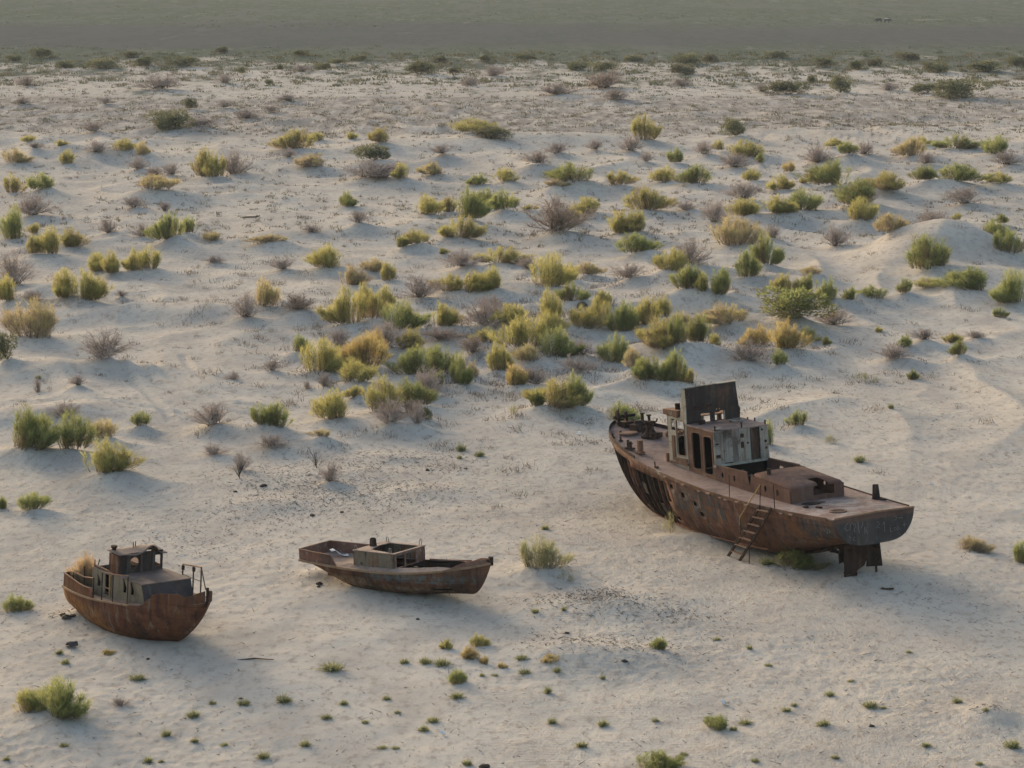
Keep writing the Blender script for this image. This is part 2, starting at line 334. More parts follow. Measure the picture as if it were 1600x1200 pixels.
# ------------------------------------------------------------------ ground sheet
def build_ground():
    u_fine = np.arange(-0.27, 0.27001, 0.0009)
    u_out = 0.27 + np.cumsum(0.004 * 1.28 ** np.arange(24))
    u = np.concatenate([-u_out[::-1], u_fine, u_out])
    Y = [-80.0]
    while Y[-1] < 62: Y.append(Y[-1] + 3.0)
    while Y[-1] < 1300: Y.append(Y[-1] + max(.09, 1.25 * Y[-1] ** 2 / 65800))
    while Y[-1] < 7000: Y.append(Y[-1] * 1.08)
    Y = np.array(Y)
    X = u[None, :] * np.maximum(Y, 45)[:, None]; YY = np.repeat(Y[:, None], len(u), 1)
    Z = base_height(X, YY)
    for (bx, by, h, rx, ry, p) in BUMPS:
        reach = 2.6 * ry
        r0, r1 = np.searchsorted(Y, by - reach), np.searchsorted(Y, by + reach)
        if r1 <= r0: continue
        ym = max(min(Y[r0], by), 45); c0 = np.searchsorted(u, (bx - 2.6 * rx) / (ym if bx - 2.6 * rx < 0 else Y[r1 - 1])); c1 = np.searchsorted(u, (bx + 2.6 * rx) / (ym if bx + 2.6 * rx > 0 else Y[r1 - 1]))
        c0 = max(c0 - 3, 0); c1 = min(c1 + 3, len(u))
        sx, sy = X[r0:r1, c0:c1], YY[r0:r1, c0:c1]
        Z[r0:r1, c0:c1] += h * np.exp(-((((sx - bx) / rx) ** 2 + ((sy - by) / ry) ** 2) ** p))
    # wheel tracks pressed into the sand on the left
    for track in TRACKS:
        pts = np.array([flat(a, b) for a, b in track])
        for i in range(len(pts) - 1):
            a, b = pts[i], pts[i + 1]; lo, hi = sorted((a[1], b[1])); r0, r1 = np.searchsorted(Y, lo - 1), np.searchsorted(Y, hi + 1)
            sx, sy = X[r0:r1], YY[r0:r1]; d = b - a; L2 = d @ d
            t = np.clip(((sx - a[0]) * d[0] + (sy - a[1]) * d[1]) / L2, 0, 1)
            dist = np.hypot(sx - a[0] - t * d[0], sy - a[1] - t * d[1])
            g = -.10 * np.exp(-(dist / .28) ** 2) + .05 * np.exp(-((dist - .42) / .16) ** 2)
            Z[r0:r1] = Z[r0:r1] + np.where((t > 0) & (t < 1), g, 0)
    nr, nc = X.shape
    co = np.stack([X, YY, Z], -1).reshape(-1, 3).astype(np.float32)
    idx = np.arange(nr * nc).reshape(nr, nc)
    q = np.stack([idx[:-1, :-1], idx[:-1, 1:], idx[1:, 1:], idx[1:, :-1]], -1).reshape(-1, 4)
    me = bpy.data.meshes.new('ground'); me.vertices.add(len(co)); me.vertices.foreach_set('co', co.ravel())
    me.loops.add(q.size); me.loops.foreach_set('vertex_index', q.ravel().astype(np.int32))
    me.polygons.add(len(q)); me.polygons.foreach_set('loop_start', np.arange(0, q.size, 4, dtype=np.int32))
    me.polygons.foreach_set('use_smooth', np.ones(len(q), dtype=bool))
    me.update(calc_edges=True); me.validate()
    return me
TRACKS = [[(205, 578), (235, 600), (275, 622), (330, 640), (410, 650)], [(235, 572), (262, 596), (305, 616), (360, 632), (440, 640)],
          [(285, 560), (300, 585), (330, 606), (380, 622)], [(20, 630), (110, 634), (200, 640), (290, 652)], [(90, 340), (170, 346), (250, 356), (330, 366)],
          [(90, 344), (170, 350), (250, 361), (330, 371)], [(150, 560), (190, 590), (230, 622), (270, 660)]]

def sand_material():
    m, nt = new_mat('sand')
    geo = N(nt, 'ShaderNodeNewGeometry'); pos = geo.outputs['Position']
    sep = N(nt, 'ShaderNodeSeparateXYZ'); nt.links.new(pos, sep.inputs[0]); Yc = sep.outputs[1]
    big = noise(nt, mapping(nt, pos, (.035, .02, .0)), 1.0, 4, .6)
    mid = noise(nt, mapping(nt, pos, (.35, .22, .3)), 1.0, 5, .65)
    fine = noise(nt, mapping(nt, pos, (2.6, 1.5, 2.0)), 1.0, 6, .7)
    grain = noise(nt, mapping(nt, pos, (9, 6, 8)), 1.0, 4, .7)
    base = ramp(nt, big, [(.30, (.392, .357, .308)), (.5, (.444, .404, .346)), (.72, (.482, .438, .372))])
    base = mix(nt, maprange(nt, mid, .38, .70), base, (.365, .33, .285), 'MIX')
    base = mix(nt, math_(nt, 'MULTIPLY', maprange(nt, fine, .48, .68), .75), base, (.27, .235, .195))
    # crusty litter-strewn patches
    crust = maprange(nt, noise(nt, mapping(nt, pos, (.09, .055, .1), (4, 9, 0)), 1.0, 4, .6), .52, .64)
    vor = N(nt, 'ShaderNodeTexVoronoi', feature='F1'); vor.inputs['Scale'].default_value = 1.0
    nt.links.new(mapping(nt, pos, (4.2, 2.6, 3.5)), vor.inputs['Vector'])
    dots = math_(nt, 'MULTIPLY', maprange(nt, vor.outputs['Distance'], .30, .12), maprange(nt, grain, .45, .6))
    base = mix(nt, math_(nt, 'MULTIPLY', dots, math_(nt, 'ADD', math_(nt, 'MULTIPLY', crust, .80), .18)), base, (.11, .085, .065))
    # far country: stony flats and the scrub-covered plain
    wob = math_(nt, 'ADD', Yc, math_(nt, 'MULTIPLY', math_(nt, 'SUBTRACT', noise(nt, mapping(nt, pos, (.006, .011, 0)), 1.0, 4, .6), .5), 150.0))
    band = maprange(nt, wob, 335, 360); band = math_(nt, 'MULTIPLY', band, maprange(nt, wob, 430, 405))
    speck = noise(nt, mapping(nt, pos, (.5, .12, 0)), 1.0, 5, .75)
    base = mix(nt, math_(nt, 'MULTIPLY', band, maprange(nt, speck, .36, .58)), base, (.235, .212, .185))
    green = ramp(nt, math_(nt, 'ADD', math_(nt, 'MULTIPLY', noise(nt, mapping(nt, pos, (.05, .012, 0)), 1.0, 6, .75), .6), math_(nt, 'MULTIPLY', noise(nt, mapping(nt, pos, (.30, .06, 0)), 1.0, 4, .7), .4)), [(.36, (.122, .120, .116)), (.46, (.124, .128, .104)), (.54, (.092, .104, .074)), (.66, (.20, .193, .168))])
    fringe = math_(nt, 'ADD', wob, math_(nt, 'MULTIPLY', math_(nt, 'SUBTRACT', noise(nt, mapping(nt, pos, (.12, .03, 0), (7, 3, 0)), 1.0, 6, .7), .5), 420.0))
    base = mix(nt, maprange(nt, fringe, 445, 545), base, green)
    dark = math_(nt, 'MULTIPLY', maprange(nt, wob, 590, 640), maprange(nt, wob, 800, 720))
    base = mix(nt, math_(nt, 'MULTIPLY', dark, .6), base, (.094, .091, .091))
    pale = math_(nt, 'MULTIPLY', maprange(nt, wob, 830, 900), maprange(nt, speck, .5, .66))
    base = mix(nt, math_(nt, 'MULTIPLY', pale, .5), base, (.12, .112, .10))
    # relief: wind ripples and trampled lumps
    wv = N(nt, 'ShaderNodeTexWave', wave_type='BANDS', bands_direction='Y'); wv.inputs['Scale'].default_value = 1.3; wv.inputs['Distortion'].default_value = 7.0
    wv.inputs['Detail'].default_value = 3.0; wv.inputs['Detail Scale'].default_value = 1.2
    nt.links.new(mapping(nt, pos, (.45, 1.0, 1), rot=(0, 0, .25)), wv.inputs['Vector'])
    h = math_(nt, 'ADD', math_(nt, 'MULTIPLY', fine, 1.0), math_(nt, 'MULTIPLY', mid, 1.3))
    h = math_(nt, 'ADD', h, math_(nt, 'MULTIPLY', grain, .55))
    h = math_(nt, 'ADD', h, math_(nt, 'MULTIPLY', wv.outputs['Fac'], math_(nt, 'MULTIPLY', maprange(nt, big, .40, .6), .10)))
    soft = math_(nt, 'MULTIPLY', maprange(nt, noise(nt, mapping(nt, pos, (.045, .03, 0), (2, 5, 0)), 1.0, 4, .6), .38, .62, .22, 1.0), maprange(nt, Yc, 112, 150, 1.0, .5))
    h = math_(nt, 'MULTIPLY', h, soft)
    finish(nt, base, 1.0, h, .62, .20, spec=0.0)
    return m
# ------------------------------------------------------------------ rusted steel
def rust(name, cols, paints=(), streak=.55, seed=0.0, rough=.88, pit=.5, plates=None):
    m, nt = new_mat(name)
    tc = N(nt, 'ShaderNodeTexCoord'); ob = mapping(nt, tc.outputs['Object'], (1, 1, 1), (seed, seed * 1.7, seed * .6))
    sep = N(nt, 'ShaderNodeSeparateXYZ'); nt.links.new(tc.outputs['Object'], sep.inputs[0])
    a = noise(nt, ob, 1.1, 6, .68, .4); b = noise(nt, mapping(nt, ob, (4.2, 4.2, .34)), 1.0, 5, .65)
    c = noise(nt, ob, 14.0, 5, .7); d = noise(nt, ob, 3.7, 6, .75)
    n = len(cols)
    col = ramp(nt, a, [(.30 + .42 * i / (n - 1), cc) for i, cc in enumerate(cols)])
    info = dict(nt=nt, x=sep.outputs[0], y=sep.outputs[1], z=sep.outputs[2], a=a, b=b, c=c, d=d, ob=ob)
    for pc, fn in paints:
        col = mix(nt, fn(info), col, pc)
    col = mix(nt, math_(nt, 'MULTIPLY', maprange(nt, b, .50, .68), streak), col, (.16, .070, .026))
    col = mix(nt, math_(nt, 'MULTIPLY', maprange(nt, b, .47, .33), streak * .8), col, (.030, .024, .022))
    col = mix(nt, math_(nt, 'MULTIPLY', maprange(nt, d, .58, .74), .55), col, (.045, .030, .024))
    col = mix(nt, math_(nt, 'MULTIPLY', maprange(nt, c, .56, .75), .18), col, (.19, .11, .07))
    e = noise(nt, mapping(nt, ob, (3.2, 3.2, .35), (3, 8, 1)), 1.0, 5, .6)
    col = mix(nt, math_(nt, 'MULTIPLY', maprange(nt, e, .54, .68), streak * .6), col, (.25, .195, .155))
    col = mix(nt, math_(nt, 'MULTIPLY', maprange(nt, noise(nt, ob, .55, 5, .6), .50, .66), .5), col, (.028, .021, .019))
    hh = math_(nt, 'ADD', math_(nt, 'MULTIPLY', d, 1.0), math_(nt, 'MULTIPLY', c, .18))
    hh = math_(nt, 'ADD', hh, math_(nt, 'MULTIPLY', noise(nt, ob, .9, 2, .5), 1.6))
    if plates:
        cmb = N(nt, 'ShaderNodeCombineXYZ'); nt.links.new(sep.outputs[0], cmb.inputs[0]); nt.links.new(sep.outputs[2], cmb.inputs[1])
        bk = N(nt, 'ShaderNodeTexBrick'); nt.links.new(cmb.outputs[0], bk.inputs['Vector']); bk.inputs['Scale'].default_value = 1.0
        bk.inputs['Brick Width'].default_value = plates[0]; bk.inputs['Row Height'].default_value = plates[1]; bk.inputs['Mortar Size'].default_value = .014; bk.inputs['Mortar Smooth'].default_value = .4
        bk.inputs['Color1'].default_value = (.72, .72, .74, 1); bk.inputs['Color2'].default_value = (1.25, 1.2, 1.15, 1); bk.inputs['Mortar'].default_value = (.55, .5, .48, 1)
        col = mix(nt, .75, col, bk.outputs['Color'], 'MULTIPLY')
        hh = math_(nt, 'ADD', hh, math_(nt, 'MULTIPLY', bk.outputs['Fac'], .8))
    finish(nt, col, rough, hh, pit, .045, spec=.06)
    return m
def zone(lo, hi, key, soft=.15):
    def f(i):
        nt = i['nt']; v = math_(nt, 'ADD', i[key], math_(nt, 'MULTIPLY', math_(nt, 'SUBTRACT', i['d'], .5), soft * 4))
        return math_(nt, 'MULTIPLY', maprange(nt, v, lo - soft, lo + soft), maprange(nt, v, hi + soft, hi - soft))
    return f
def both(*fs):
    def f(i):
        o = None
        for g in fs: o = g(i) if o is None else math_(i['nt'], 'MULTIPLY', o, g(i))
        return o
    return f
def patches(lo, hi, key='d', k=1.0): return lambda i: math_(i['nt'], 'MULTIPLY', maprange(i['nt'], i[key], lo, hi), k)
BROWN = [(.046, .027, .022), (.105, .056, .043), (.148, .082, .060), (.180, .118, .096)]
M_HULL = rust('rusted_hull', BROWN, [((.062, .066, .068), both(zone(7.5, 11.9, 'x', .5), zone(.9, 2.1, 'z', .3), patches(.40, .56))),
                                     ((.060, .062, .064), both(zone(.2, 2.2, 'x', .3), zone(.9, 1.75, 'z', .2), patches(.36, .52))),
                                     ((.20, .105, .050), both(zone(.8, 3.5, 'x', .5), zone(.2, 1.7, 'z', .3), patches(.50, .60, 'b', .8)))], .85, 1.0, plates=(2.4, .75))
M_TRANSOM = rust('scraped_transom', [(.040, .034, .032), (.062, .056, .054), (.085, .075, .070)], [((.115, .075, .062), zone(1.62, 2.2, 'z', .06)), ((.16, .15, .145), patches(.56, .68, 'd', .4))], .3, 2.0)
M_DECK = rust('rusted_deck', [(.145, .098, .084), (.200, .142, .122), (.235, .178, .158), (.195, .126, .100)], [((.30, .27, .245), both(zone(-1, 3.6, 'x', .4), patches(.42, .6, 'a', .8)))], .25, 3.0, pit=.3)
M_HOUSE = rust('brown_house_plate', [(.100, .058, .042), (.150, .088, .062), (.185, .120, .088)], [((.30, .28, .22), patches(.58, .66, 'a', .7))], .6, 4.0)
M_CASING = rust('brown_casing_plate', [(.095, .055, .045), (.130, .076, .060), (.155, .100, .085)], (), .4, 4.4)
M_PALE = rust('pale_peeling_paint', [(.24, .215, .17), (.32, .295, .24), (.38, .35, .29)], [((.16, .095, .065), patches(.57, .66, 'd', .9))], .35, 5.0)
M_WHITE = rust('grey_white_paint', [(.21, .19, .16), (.285, .262, .225), (.345, .32, .275)], [((.17, .105, .075), patches(.54, .64, 'd', .85)), ((.11, .07, .055), patches(.58, .66, 'a', .7))], .6, 6.0)
M_PINK = rust('faded_pink_paint', [(.22, .17, .145), (.27, .215, .185)], (), .35, 6.6)
M_DARK = rust('dark_scorched_plate', [(.026, .022, .022), (.048, .040, .038), (.070, .054, .048)], [((.10, .055, .042), patches(.56, .68, 'a', .8))], .4, 7.0)
M_IRON = rust('dark_iron', [(.020, .014, .013), (.036, .024, .020), (.055, .034, .026)], (), .3, 8.0)
M_EDGE = rust('bright_worn_edge', [(.19, .115, .080), (.26, .165, .115)], (), .3, 9.0)
M_YELLOW = rust('yellowed_rail', [(.30, .19, .085), (.38, .255, .12)], (), .3, 9.5)
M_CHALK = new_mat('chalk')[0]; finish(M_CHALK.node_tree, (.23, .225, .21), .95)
M_SHADE = new_mat('painted_interior_shade')[0]; finish(M_SHADE.node_tree, (.010, .009, .008), .95, spec=.02)  # near-black colour stands in for the shade inside the wrecks
M_RAIL = rust('worn_ochre_rail', [(.22, .145, .09), (.31, .21, .14)], (), .3, 9.8)
M_REDLEAD = rust('red_lead_keel', [(.20, .10, .07), (.28, .15, .105)], (), .4, 10.0)

def loft(Lk, L, bf, df, kf, stem_pow, ns, nt_, e_mid, e_bow, bow_from=.5, keep=None, rake_p=3.0, e2f=None):
    """grid of hull points [station][girth]; girth 0 = keel, last = deck edge (port side, y>0)"""
    G = []
    for i in range(ns + 1):
        u = i / ns; s = 1 - (1 - u) ** 1.7
        t_b = smoothstep(bow_from, 1.0, s); e1 = e_mid + (e_bow - e_mid) * t_b; e2 = (1.25 + (.95 - 1.25) * t_b) if e2f is None else e2f(s)
        row = []
        for j in range(nt_ + 1):
            q = j / nt_ * math.pi / 2; hf = 1 - math.cos(q) ** e2 if j < nt_ else 1.0
            X = Lk + (L - Lk) * hf ** stem_pow
            row.append((s * L - (L - X) * s ** rake_p, bf(s) * math.sin(q) ** e1, kf(s) + (df(s) - kf(s)) * hf, s, hf))
        G.append(row)
    return G
def hull_meshes(G, skip_port=lambda x, y, z, s, h: False, skip_star=lambda x, y, z, s, h: False):
    mb = MB(); ns, nt_ = len(G), len(G[0])
    V = [(p[0], p[1], p[2]) for r in G for p in r] + [(p[0], -p[1], p[2]) for r in G for p in r]
    off = ns * nt_; F = []
    for i in range(ns - 1):
        for j in range(nt_ - 1):
            c = [sum(G[a][b][k] for a in (i, i + 1) for b in (j, j + 1)) / 4 for k in range(5)]
            a, b, d, e = i * nt_ + j, (i + 1) * nt_ + j, (i + 1) * nt_ + j + 1, i * nt_ + j + 1
            if not skip_port(*c): F.append((e, d, b, a))
            if not skip_star(*c): F.append((a + off, b + off, d + off, e + off))
    return mb.add(V, F)
def edge_curve(G, j, dy=0.0, dz=0.0): return [(r[j][0], r[j][1] + dy, r[j][2] + dz) for r in G]
def strip(curve, h, t, down=True):
    """bar following a curve, h tall, t thick"""
    V = []; F = []
    for (x, y, z) in curve:
        sg = 1 if y >= 0 else -1
        V += [(x, y, z), (x, y + sg * t, z), (x, y + sg * t, z + h), (x, y, z + h)]
    for i in range(len(curve) - 1):
        a, b = i * 4, i * 4 + 4
        for k in range(4): F.append((a + k, a + (k + 1) % 4, b + (k + 1) % 4, b + k))
    F += [(3, 2, 1, 0), tuple(len(V) - 4 + k for k in range(4))]
    return V, F
def section_at(G, x, j0=0):
    """port points of the hull girth where it crosses the plane x"""
    out = []
    for j in range(j0, len(G[0])):
        for i in range(len(G) - 1):
            a, b = G[i][j], G[i + 1][j]
            if a[0] <= x <= b[0]:
                t = (x - a[0]) / max(b[0] - a[0], 1e-6); out.append(tuple(a[k] + (b[k] - a[k]) * t for k in range(3))); break
    return out

# ------------------------------------------------------------------ the large fishing vessel
def build_ship():
    th = 116.2; ph, ro = 5.0, -2.0
    Rm = Matrix.Rotation(math.radians(th), 3, 'Z') @ Matrix.Rotation(math.radians(ph), 3, 'Y') @ Matrix.Rotation(math.radians(ro), 3, 'X')
    O = Vector((9.98, 109.44, .18)) + Rm @ Vector((-10.56, 0, 0))
    root = empty('fishing_vessel', O, (math.radians(ro), math.radians(ph), math.radians(th)))
    tag(root, 'largest rusted fishing vessel with wheelhouse, ladder leaning against its hull', 'ship')
    L = 21.1
    def bf(s):
        if s < .45: return 1.92 + .69 * math.sin(s / .45 * math.pi / 2)
        t = (s - .45) / .55; return 2.61 * max(1 - t ** 3.1, 0) ** (1 / 1.6)
    def df(s): return 1.83 + 1.95 * s * s
    def kf(s): return -.42 + 1.05 * (1 - smoothstep(0, .30, s)) + .1 * smoothstep(.8, 1, s)
    def dz(x): return df(min(max(x / L, 0), 1))
    G = loft(18.0, L, bf, df, kf, .55, 84, 18, .50, 1.25, .48)
    def torn(x, y, z, s, h):
        lim = 12.35 + .12 * math.sin(z * 9) + .1 * math.sin(z * 23)
        if x > lim and .10 < h and z < dz(x) - .36: return not (x > 20.0 and h > .62)
        for hx, hz in ((11.92, 1.92), (10.92, 1.83), (10.03, 1.5)):
            if abs(x - hx) < .13 and abs(z - hz) < .10: return True
        return abs(x - 9.6) < .13 and abs(z - .99) < .16
    hull_meshes(G, torn).build('hull', M_HULL, root, True, .025)
    # frames showing where the bow plating has gone
    x = 12.65
    while x < 20.4:
        pts = section_at(G, x, 3)
        pts = [(p[0], p[1] - .05, p[2]) for p in pts if p[2] < dz(x) - .1]
        if len(pts) > 3:
            mb = MB(); V = []; F = []
            for (a, b, c) in pts: V += [(a - .025, b, c), (a + .025, b, c), (a + .025, b - .14, c), (a - .025, b - .14, c)]
            for i in range(len(pts) - 1):
                for k in range(4): F.append((i * 4 + k, i * 4 + (k + 1) % 4, i * 4 + 4 + (k + 1) % 4, i * 4 + 4 + k))
            mb.add(V, F).build('rib', M_IRON if int(x * 10) % 3 else M_HULL, root)
        x += .55
    for hf, nm in ((.52, 'stringer'),):
        c = []
        for r in G:
            q = min(r, key=lambda p: abs(p[4] - hf))
            if 16.2 < q[0] < 20.2: c.append((q[0], max(q[1] - .20, .02), q[2]))
        V, F = strip(c, .09, .05); MB().add(V, F).build(nm, M_EDGE, root)
    # plating remnants between the frames
    for k, (x0, z0, z1) in enumerate(((13.15, .4, 1.1), (14.6, 1.2, 1.9), (15.5, .1, .8))):
        a = [p for p in section_at(G, x0, 3) if z0 < p[2] < z1]; b = [p for p in section_at(G, x0 + .4, 3) if z0 < p[2] < z1]
        n = min(len(a), len(b))
        if n > 1: MB().add([(p[0], p[1] + .005, p[2]) for p in a[:n]] + [(p[0], p[1] + .005, p[2]) for p in b[:n]], [(i, i + 1, n + i + 1, n + i) for i in range(n - 1)]).build('plate_remnant', M_DARK, root, False, .02)
    # lower edge strake, keel and stem
    V, F = [], []
    c = [(p[0], p[1] + .02, p[2]) for p in (min(r, key=lambda q: abs(q[4] - .10)) for r in G) if 5.5 < p[0] < 18.6]
    V, F = strip(c, .17, .045); MB().add(V, F).build('bilge_strake', M_REDLEAD, root)
    mb = MB(); pts = [(r[0][0], 0, r[0][2] - .06) for r in G if r[0][0] > 2.2]
    for a, b in zip(pts[:-1:4], pts[4::4]): mb.bar(a, b, .14, .2)
    mb.build('keel', M_HULL, root)
    st = [(p[0] + .02, 0, p[2]) for p in G[-1]]
    MB().tube(st, .07, 6).build('stem', M_HULL, root)
    # transom
    sec = G[0]; ring = [(-p[1], p[2]) for p in sec[::-1]] + [(p[1], p[2]) for p in sec[1:]]
    mb = MB(); V = [(-.10 * (1 - (y / 1.95) ** 2) - .02 * ((z - 1.2) > 0), y, z) for y, z in ring]
    top = [(-.10 * (1 - (y / 1.95) ** 2), y, 1.83 + .06 * (1 - (y / 1.92) ** 2)) for y in [1.92 - 3.84 * i / 16 for i in range(1, 16)]]
    V2 = V + top; mb.add(V2, [tuple(range(len(V2)))]); tr = mb.build('transom', M_TRANSOM, root)
    mb = MB()
    def tx(y): return -.10 * (1 - (y / 1.95) ** 2) - .035
    def stroke(pts): MB().tube([(tx(y), y, z) for y, z in pts], .008, 4).build('chalk_stroke', M_CHALK, tr)
    stroke([(1.30, 1.62), (1.44, 1.55), (1.46, 1.42), (1.38, 1.33), (1.28, 1.36)])
    stroke([(1.24, 1.34), (1.20, 1.58), (1.10, 1.62), (1.06, 1.48), (1.00, 1.60), (.96, 1.40)])
    stroke([(1.05, 1.44), (1.02, 1.22)]); stroke([(.86, 1.62), (.82, 1.16)])
    stroke([(.62, 1.60), (.68, 1.42), (.72, 1.36)]); stroke([(.56, 1.38), (.56, 1.10)]); stroke([(.46, 1.36), (.52, 1.24), (.42, 1.10)])
    stroke([(.00, 1.50), (-.12, 1.50), (-.14, 1.40), (.02, 1.28), (-.16, 1.26)]); stroke([(-.28, 1.36), (-.38, 1.46), (-.38, 1.04)])
    stroke([(-.66, 1.20), (-.66, 1.02), (-.76, 1.02)]); stroke(circ(-.90, 1.10, .06, 8)); stroke([(-1.02, 1.20), (-1.02, 1.04), (-1.10, 1.14), (-1.16, 1.04)])
    stroke([(-.88, 1.60), (-.98, 1.62), (-1.0, 1.52), (-.92, 1.46)]); stroke([(-1.10, 1.52), (-1.30, 1.50)]); stroke([(-1.36, 1.30), (-1.36, 1.10)]); stroke([(-1.28, 1.20), (-1.44, 1.20)])
    stroke([(1.05, 1.05), (1.12, .92), (1.02, .90)]); stroke([(1.3, 1.1), (1.2, 1.0)])
    mb = MB()
    gy = lambda x_: bf(x_ / L) * .985 + .03
    for pts in ([(.75, 1.45), (.68, 1.3), (.6, 1.42)], [(.5, 1.45), (.5, 1.22)], [(.42, 1.42), (.32, 1.34), (.42, 1.25)]):
        MB().tube([(x_, gy(x_) * (1 - .05 * (1.83 - z)), z) for x_, z in pts], .010, 4).build('chalk_stroke', M_CHALK, root)
    # deck with the engine-room well left open
    xs = sorted(set([p[-1][0] for p in G[::2]] + [6.9, 10.0, L])); WELL = 1.28
    V = []; F = []; fr = None
    for i, x in enumerate(xs):
        b = bf(min(x / L, 1)); w = min(WELL, b * .55)
        for y in (-b, -(b + w) / 2, -w, 0, w, (b + w) / 2, b): V.append((x, y, dz(x) - .005 + .06 * (1 - (y / max(b, .05)) ** 2)))
    for i in range(len(xs) - 1):
        for j in range(6):
            if j in (2, 3) and 6.9 - .01 <= xs[i] and xs[i + 1] <= 10.01: continue
            F.append((i * 7 + j, i * 7 + 7 + j, i * 7 + 8 + j, i * 7 + 1 + j))
    MB().add(V, F).build('deck', M_DECK, root, False, .03)
    # sheer edge bar round the deck, bulwark lip at the bow
    for sg in (1, -1):
        c = [(p[0], sg * p[1], p[2]) for p in (r[-1] for r in G) if p[0] > .05]
        V, F = strip([(x, y, z - .11) for x, y, z in c], .15, .045); MB().add(V, F).build('gunwale', M_HOUSE if sg > 0 else M_IRON, root)
        c2 = [p for p in c if p[0] > 15.2]
        V, F = strip([(x, y * .985, z + .03) for x, y, z in c2], .13, .03); MB().add(V, F).build('bulwark', M_IRON, root)
    MB().bar((-.05, 1.90, 1.86), (-.14, 0, 1.93), .10, .07).bar((-.14, 0, 1.93), (-.05, -1.90, 1.86), .10, .07).build('transom_rail', M_EDGE, root)
    # engine casing: side coamings with portholes, rounded roof, holed aft plate
    ztop = lambda x: 2.60 + (x - 4.1) * .105 if x < 6.9 else 2.90 + (x - 6.9) * .02
    for sg in (1, -1):
        y = 1.28 * sg
        outer = [(4.1, dz(4.1) + .02), (7.0, dz(7) + .02), (10.0, dz(10) + .02), (10.0, ztop(10)), (8.6, ztop(8.6) + .01), (7.42, ztop(7.42))]
        outer += [(7.36, 2.62), (7.24, 2.36), (7.16, 2.6), (7.1, ztop(7.1))] if sg > 0 else [(7.0, ztop(7.0))]
        outer += [(6.9, ztop(6.9) - .12), (4.1, ztop(4.1) - .12)]
        holes = [circ(a, b, .10, 10, 1.35) for a, b in ((9.49, 2.59), (8.50, 2.55), (6.01, 2.37), (5.06, 2.30))] if sg > 0 else [ragged(8.9, 2.68, .17, .6, 3), ragged(7.9, 2.66, .12, 1.1, 4), circ(5.5, 2.35, .1)]
        mb = MB(); mb.panel((0, y + .02 * sg, 0), (1, 0, 0), (0, 0, 1), outer, holes, .04 if sg > 0 else .04)
        mb.build('casing_side', M_CASING, root)
        V, F = strip([(x, (1.28 + .0) * sg, ztop(x)) for x in (7.45, 8.2, 9.0, 10.0)], .035, .07); MB().add(V, F).build('coaming_flange', M_EDGE, root)
    prof = [(-1.30, -.12)] + [(-1.16 - .14 * math.cos(math.radians(a)), -.12 + .14 * math.sin(math.radians(a))) for a in (30, 60, 90)] + [(-.55, .05), (0, .065), (.55, .05)] + [(1.16 + .14 * math.cos(math.radians(a)), -.12 + .14 * math.sin(math.radians(a))) for a in (90, 60, 30)] + [(1.30, -.12)]
    xs2 = [4.06, 4.10, 4.2, 4.9, 5.6, 6.3, 6.98]; V = []; F = []
    for i, x in enumerate(xs2):
        dn = (.13, .05, 0)[i] if i < 3 else 0
        for y, z in prof: V.append((x, y, ztop(x) + z * (1 if i > 1 else 1) - dn))
    n = len(prof)
    for i in range(len(xs2) - 1):
        for j in range(n - 1):
            yy = (prof[j][0] + prof[j + 1][0]) / 2
            if i < 3 and -.80 < yy < .20: continue
            F.append((i * n + j, i * n + n + j, i * n + n + j + 1, i * n + j + 1))
    MB().add(V, F).build('casing_roof', M_CASING, root, True, .02)
    hole = [(-.83, 2.14), (-.3, 2.16), (.20, 2.13), (.22, 2.4), (.19, 2.52)]
    MB().panel((4.07, 0, 0), (0, -1, 0), (0, 0, 1), [(-1.30, 1.93), (1.30, 1.93), (1.30, 2.52), (.82, 2.55), (.80, 2.14), (.28, 2.16), (-.20, 2.14), (-.22, 2.36), (-.18, 2.52), (-1.30, 2.50)], (), .03).build('casing_aft_plate', M_CASING, root)
    MB().panel((6.95, 0, 0), (0, -1, 0), (0, 0, 1), [(-1.25, 1.0), (1.25, 1.0), (1.25, 2.78), (.3, 2.84), (.2, 2.4), (-.4, 2.45), (-.5, 2.86), (-1.25, 2.80)], (), .03).build('casing_bulkhead', M_DARK, root)
    MB().tube([(6.45, .85, 2.86), (6.45, .85, 3.12)], .085, 10).build('vent_pipe', M_IRON, root)
    MB().box((8.5, -.1, 1.35), (2.2, 1.0, .9)).box((8.5, -.1, 1.95), (1.6, .5, .35)).tube([(9.3, .4, 1.2), (9.3, .4, 2.75)], .09, 8).tube([(7.6, -.5, 1.6), (7.6, -.5, 2.4)], .06, 8).build('engine', M_IRON, root)
    MB().panel((7.0, -1.2, .45), (1, 0, 0), (0, 1, 0), rect(0, 0, 3.0, 2.4), (), .03).build('engine_room_floor', M_SHADE, root)
    MB().panel((0, .25, 0), (-1, 0, 0), (0, 0, 1), [(-19.6, 1.2), (-18.2, .15), (-12.2, -.2), (-12.2, 2.35), (-19.6, 3.3)], (), .03).build('fore_shade_panel', M_SHADE, root)  # added panel, keeps the gap behind the frames black
    # deckhouse: brown port side with two tall openings, panelled aft wall
    H0 = lambda x: dz(x) + .03
    zr = lambda x: 4.42 + (x - 10) * .055
    outer = [(10.0, H0(10)), (12.32, H0(12.32)), (12.32, zr(12.32)), (10.0, zr(10))]
    d1 = rrect(11.16, 2.66, 11.90, 4.28, .16); d2 = rrect(10.19, 2.52, 10.93, 4.19, .16)
    MB().panel((0, 1.35, 0), (-1, 0, 0), (0, 0, 1), [(-a, b) for a, b in outer], [[(-a, b) for a, b in d1], [(-a, b) for a, b in d2]], .05).build('house_port_wall', M_HOUSE, root)
